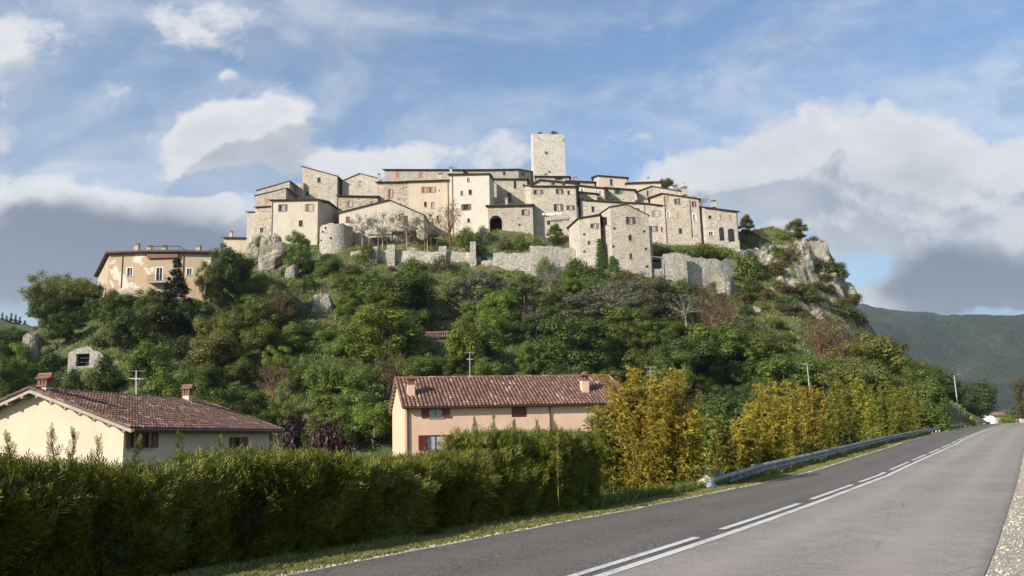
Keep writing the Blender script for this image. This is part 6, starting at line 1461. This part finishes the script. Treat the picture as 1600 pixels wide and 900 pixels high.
FAR = [(1134, 655, 735, 44, 25, 'bamboog'), (1165, 632, 728, 60, 26, 'bamboo'), (1205, 606, 718, 66, 29, 'bamboo'), (1240, 600, 712, 66, 31, 'bamboo'), (1272, 596, 706, 64, 34, 'bamboo'), (1300, 620, 700, 60, 37, 'bamboog'), (1325, 594, 696, 56, 41, 'bamboog'), (1352, 590, 690, 60, 45, 'bamboo'), (1385, 604, 686, 60, 50, 'bamboog'), (1412, 596, 682, 56, 55, 'bamboog'), (1440, 618, 678, 50, 62, 'bamboog'), (1466, 622, 674, 44, 72, 'bamboog')]
FL = ['first bamboo behind the guardrail, right of the big clump', 'short bamboo second in the row behind the guardrail', 'golden bamboo third in the row behind the guardrail', 'golden bamboo fourth in the row behind the guardrail', 'tallest golden bamboo, fifth in the guardrail row', 'greener bamboo sixth in the guardrail row', 'greener tall bamboo seventh in the guardrail row', 'golden tall bamboo eighth in the guardrail row', 'green bamboo ninth in the guardrail row', 'green bamboo tenth in the guardrail row', 'green bamboo second last in the guardrail row', 'last far green bamboo in the guardrail row']
for k, (a, l) in enumerate(zip(FAR, FL)):
    q_ = at_off(a[0], 2.9); a = (a[0], a[1], topx(*q_)[1], a[3], q_[1], a[5]); bamboo(*a, l, 20 + k, 22, 11000, .15 + .005 * k)
# dark leafy shrubs between and behind the bamboos
for k, (px, yt, yb, w, D) in enumerate([(1135, 640, 745, 110, 28), (1215, 650, 722, 100, 33), (1290, 640, 712, 100, 38), (1370, 630, 700, 100, 48), (1430, 625, 690, 90, 60), (1490, 635, 678, 70, 85)]):
    p = Vector(at_off(px, 3.9)); D = p.y; yb = topx(*p)[1]; o = put('bushb' if k % 2 else 'bush', 'dark' if k % 2 else 'mid', p, (yb - yt) * D / F, w / 2 * D / F)
    o['label'] = 'leafy shrub behind the guardrail bamboos, ' + ['leftmost', 'second from left', 'third from left', 'third from right', 'second from right', 'rightmost'][k]; o['group'] = 'shrubs behind the guardrail bamboos'

# verge grass
def verge_points(n, s0, s1, o0, o1, seed, power=1.0):
    r = np.random.default_rng(seed); s = s0 + (s1 - s0) * r.random(n) ** power; o = o0 + (o1 - o0) * r.random(n); oo = np.interp(s, S, OL) + o
    zz = np.interp(s, S, RZ) + np.interp(o, [-.1, .3, 1.1, 1.9, 3.4], [-.022, -.03, -.05, -.16, -1.0])
    return np.stack([np.interp(s, S, RX) + np.interp(s, S, NX) * oo, np.interp(s, S, RY) + np.interp(s, S, NY) * oo, zz - .01], 1), s, o
P, s_, o_ = verge_points(210000, 2, 60, .14, 1.8, 11, 1.7)
hh = (.012 + .035 * np.random.default_rng(2).random(len(P))) * (1 + o_ * .6) * (.6 + 1.2 * (vnoise(s_, o_ * 3, .7, 8) + .5))
grass_mass('verge_grass', P, hh, .006, L_['grass'], 12, 'short dry grass growing on the road verge', .5)
P, s_, o_ = verge_points(34000, 2, 28, 1.0, 1.7, 13, 1.3)
m_ = vnoise(s_, o_ * 0, .9, 5) > -.12; P = P[m_]
grass_mass('tall_grass', P, (.03 + .13 * np.random.default_rng(3).random(len(P)) ** 2), .0042, L_['grass'], 14, 'taller seeding grass at the foot of the hedge', .3)
P, s_, o_ = verge_points(16000, 17, 90, .9, 1.9, 15, 1.4)
grass_mass('guardrail_grass', P, .12 + .22 * np.random.default_rng(4).random(len(P)), .014, L_['mid'], 16, 'green weeds under the guardrail', .4)
# loose stones along both edges
def stones(name, n, f, seed, label, size):
    r = np.random.default_rng(seed); V = []; T = []; ico = np.array([(0, 0, 1), (.9, 0, .3), (.28, .85, .3), (-.72, .53, .3), (-.72, -.53, .3), (.28, -.85, .3), (.5, .4, -.6), (-.3, .6, -.6), (-.6, -.2, -.6), (.3, -.6, -.6)]); tri = [(0, 1, 2), (0, 2, 3), (0, 3, 4), (0, 4, 5), (0, 5, 1), (1, 6, 2), (2, 7, 3), (3, 8, 4), (4, 9, 5), (5, 9, 1), (1, 9, 6), (2, 6, 7), (3, 7, 8), (4, 8, 9)]
    for k in range(n):
        p = f(r); s = size * (.4 + r.random() ** 2 * 1.3); q = ico * (s * (.7 + .6 * r.random(3))) * (1 + r.normal(size=(10, 1)) * .15); a = r.random() * 6.28; c, sn = math.cos(a), math.sin(a); q = np.stack([q[:, 0] * c - q[:, 1] * sn, q[:, 0] * sn + q[:, 1] * c, q[:, 2] * .7], 1) + np.array(p)
        i = 10 * k; V.append(q); T += [(a_ + i, b_ + i, c_ + i) for a_, b_, c_ in tri]
    tag(link(name, quads_mesh(name, np.concatenate(V), np.array(T), M['stone_bits'])), label, 'gravel', kind='stuff')
ms, nt, p_, co, _ = new_mat('loose_stones'); g_ = nt.n.new('ShaderNodeNewGeometry'); nt.put(p_.inputs['Base Color'], nt.ramp(g_.outputs['Random Per Island'], [(0, (.22, .19, .15)), (.5, (.40, .36, .29)), (1, (.58, .55, .48))])); p_.inputs['Roughness'].default_value = .95; M['stone_bits'] = ms
def f1(r):
    s = 3 + 70 * r.random() ** 2; return rp(s, float(np.interp(s, S, OR)) - .02 - abs(r.normal()) * .55, -.022)
stones('shoulder_stones', 5200, f1, 1, 'loose pale gravel on the near shoulder', .016)
def f2(r):
    s = 3 + 60 * r.random() ** 1.5; return rp(s, float(np.interp(s, S, OL)) + .02 + abs(r.normal()) * .10, -.018)
stones('verge_stones', 3000, f2, 2, 'broken pale stones along the far road edge', .017)

# guardrail
def guardrail():
    off = 1.05; s0 = s_at_px(1104, off); s1 = 222.0
    ss = np.concatenate([np.arange(s0, 60, 1.0), np.arange(60, s1, 2.0)]); org = Vector(rp(s0, float(np.interp(s0, S, OL)) + off)); root = empty('guardrail', org, 'long galvanised steel guardrail on short posts along the far side of the road', 'guardrail')
    prof = [(.0, .52), (-.03, .50), (-.075, .455), (-.075, .42), (.0, .375), (.0, .345), (-.075, .30), (-.075, .265), (-.03, .22), (.0, .20)]
    def cr(s):
        k = min(1, max(0, (s - s0) / 6)); z = -.26 * (1 - k); o_ = float(np.interp(s, S, OL)) + off
        return [Vector(rp(s, o_ + a, h - .06 + z)) for a, h in prof]
    mb = MB(org); prev = None
    for s in ss:
        c = cr(s)
        if prev:
            for k in range(len(c) - 1): mb.poly([prev[k], c[k], c[k + 1], prev[k + 1]])
            back = [p + Vector((0, 0, 0)) for p in c]
        prev = c
    mb.build('beam', M['rail'], root)
    s = s0 + 1.2; k = 0
    while s < s1 and k < 60:
        o_ = float(np.interp(s, S, OL)) + off + .10; b = Vector(rp(s, o_, -.45)); t = Vector(rp(s, o_, .44)); mb = MB(org); d = Vector((float(np.interp(s, S, NY)), -float(np.interp(s, S, NX)), 0)); n = Vector((d.y, -d.x, 0))
        mb.box((b + t) / 2, d * .05, n * .012, Vector((0, 0, (t.z - b.z) / 2))); 
        for q in (-1, 1): mb.box((b + t) / 2 + d * .05 * q, d * .006, n * .045, Vector((0, 0, (t.z - b.z) / 2)))
        mb.build('post', M['alu'], root); mb = MB(org); c = Vector(rp(s, float(np.interp(s, S, OL)) + off + .01, .44)); mb.box(c - Vector((0, 0, .09)), d * .06, n * .05, Vector((0, 0, .06))); mb.build('spacer', M['rail'], root)
        s += 3.6 if s > 60 else 3.6; k += 1
    # end wrapped in pale plastic sheet
    e = Vector(rp(s0 - .15, float(np.interp(s0, S, OL)) + off, .0)); V = []; N, K = 28, 18
    for j in range(K + 1):
        th = math.pi * j / K
        for i in range(N):
            ph = 2 * math.pi * i / N; v = Vector((math.sin(th) * math.cos(ph), math.sin(th) * math.sin(ph), math.cos(th))); f = 1 + .28 * mnoise.fractal(v * 2.2 + Vector((3, 1, 7)), 1, 2, 4) + .06 * math.sin(ph * 7 + th * 3)
            x = v.x * .30 * f + .05; z = v.z * .30 * f; x += .28 * max(0, v.x) ** 2; z *= (1 - .4 * max(0, v.x)); V.append((x * 1.1, v.y * .26 * f, z * 1.05))
    dv = Vector((float(np.interp(s0, S, NY)), -float(np.interp(s0, S, NX)), 0)); a = math.atan2(dv.y, dv.x)
    Q = [(j * N + i, (j + 1) * N + i, (j + 1) * N + (i + 1) % N, j * N + (i + 1) % N) for j in range(K) for i in range(N)]
    o = link('plastic_wrap', quads_mesh('plastic_wrap', V, Q, M['wrap'], True)); o.location = e; o.rotation_euler[2] = a; tag(o, 'crumpled pale plastic sheet wrapped round the near end of the guardrail', 'plastic sheet')
M['wrap'] = mat_plain('milky_plastic', (.50, .53, .52), .35, .2, 9, 0, .02)
M['rail'] = mat_plain('zinc_beam', (.26, .262, .262), .65, .35, 3, .1)
guardrail()

def lamp_post(px, y0, y1, D, label, arm=-1.0, name='street_lamp', k=1.0):
    b, t = W(px, y1, D), W(px, y0, D); root = empty(name, b, label, 'street lamp'); h = t.z - b.z
    mb = MB(b); mb.tube([b - Vector((0, 0, 1)), b + Vector((0, 0, h * .5)), b + Vector((0, 0, h))], [.13 * k, .10 * k, .07 * k], 10); mb.build('pole', M['alu'], root)
    mb = MB(b); mb.tube([t, t + Vector((arm * .5, 0, .12)), t + Vector((arm, 0, .1))], .045, 8); mb.build('arm', M['alu'], root)
    mb = MB(b); c = t + Vector((arm * 1.15, 0, .09)); mb.box8([c + Vector((x, y, z)) for x, y, z in ((-.35, -.11, -.06), (.35, -.14, -.05), (.35, .14, -.05), (-.35, .11, -.06), (-.3, -.08, .05), (.3, -.1, .07), (.3, .1, .07), (-.3, .08, .05))]); mb.build('lamp_head', M['galv'], root)
_q = at_off(1504, 1.9); lamp_post(1501, 586, topx(*_q)[1], _q[1], 'tall thin street lamp beside the far end of the guardrail', -.35)
lamp_post(1264, 570, 600, 95, 'short street lamp among the trees right of the tall bamboo', -.4, k=.5)
def aerial(px, y0, y1, D, label, lean=0., bars=5):
    b, t = W(px, y1, D), W(px, y0, D); root = empty('aerial', b, label, 'aerial'); mb = MB(b); mb.tube([b, t], .035, 6); mb.build('mast', M['alu'], root)
    for q, f in enumerate((.98, .72)):
        c = b.lerp(t, f); mb = MB(b); dr = Vector((math.cos(.6 + q), math.sin(.6 + q), 0)); mb.tube([c - dr * .5, c + dr * .5], .02, 5); pr_ = Vector((-dr.y, dr.x, 0))
        for k in range(bars): m_ = c + dr * (-.45 + .9 * k / (bars - 1)); mb.tube([m_ - pr_ * .3, m_ + pr_ * .3], .012, 4)
        mb.build('antenna', M['alu'], root)
aerial(213, 579, 625, 52, 'television aerial standing behind the yellow house')
aerial(734, 550, 590, 80, 'television aerial above the pink house ridge')
aerial(1016, 573, 600, 70, 'white-barred aerial behind the tall bamboo', bars=4)
aerial(899, 268, 284, 178, 'tiny rooftop aerial right of the tower')
aerial(706, 260, 273, 163, 'tiny rooftop aerial on the tall pale house')
# dead trunk and small road posts
def snag():
    b = W(820, 535, 121); mb = MB(b); t = W(819, 462, 121); mb.tube([b - Vector((0, 0, .5)), b.lerp(t, .5) + Vector((.15, 0, 0)), t], [.24, .16, .05], 8)
    r = random.Random(3)
    for k in range(9): a = b.lerp(t, r.uniform(.3, .95)); mb.tube([a, a + Vector((r.uniform(-.7, .7), r.uniform(-.5, .5), r.uniform(.3, .9)))], [.04, .01], 4)
    tag(mb.build('dead_tree', M['barkr']), 'tall dead brown trunk standing in the middle of the slope', 'dead tree')
snag()
def marker():
    p = rp(66, float(np.interp(66, S, OL)) + 2.6, -.6); b = Vector(p); root = empty('roadside_box', b, 'small white roadside box behind the far guardrail', 'utility box'); mb = MB(b); mb.box(b + Vector((0, 0, .75)), (.3, 0, 0), (0, .2, 0), (0, 0, .75)); mb.build('body', M['white'], root); mb = MB(b); mb.box(b + Vector((0, 0, 1.55)), (.8, 0, 0), (0, .25, 0), (0, 0, .05)); mb.build('top', M['concrete'], root)
marker()

# ------------------------------------------------------------------ air
def haze():
    m = bpy.data.materials.new('air'); m.use_nodes = True; nt = m.node_tree; nt.nodes.clear(); o = nt.nodes.new('ShaderNodeOutputMaterial'); v = nt.nodes.new('ShaderNodeVolumePrincipled')
    v.inputs['Color'].default_value = (.72, .82, .95, 1); v.inputs['Density'].default_value = .00010; v.inputs['Anisotropy'].default_value = .2; nt.links.new(v.outputs[0], o.inputs['Volume'])
    mb = MB((0, 0, 0)); x, y0, y1, z0, z1 = 7800, -1800, 9800, -8, 1150; mb.box8([(-x, y0, z0), (x, y0, z0), (x, y1, z0), (-x, y1, z0), (-x, y0, z1), (x, y0, z1), (x, y1, z1), (-x, y1, z1)]); ob = mb.build('haze', m); tag(ob, 'thin bluish air over the valley', 'haze', kind='stuff')
haze()
print('objects', len(bpy.data.objects), 'plants', len(PLACED), 'fill', len(pts), nb)
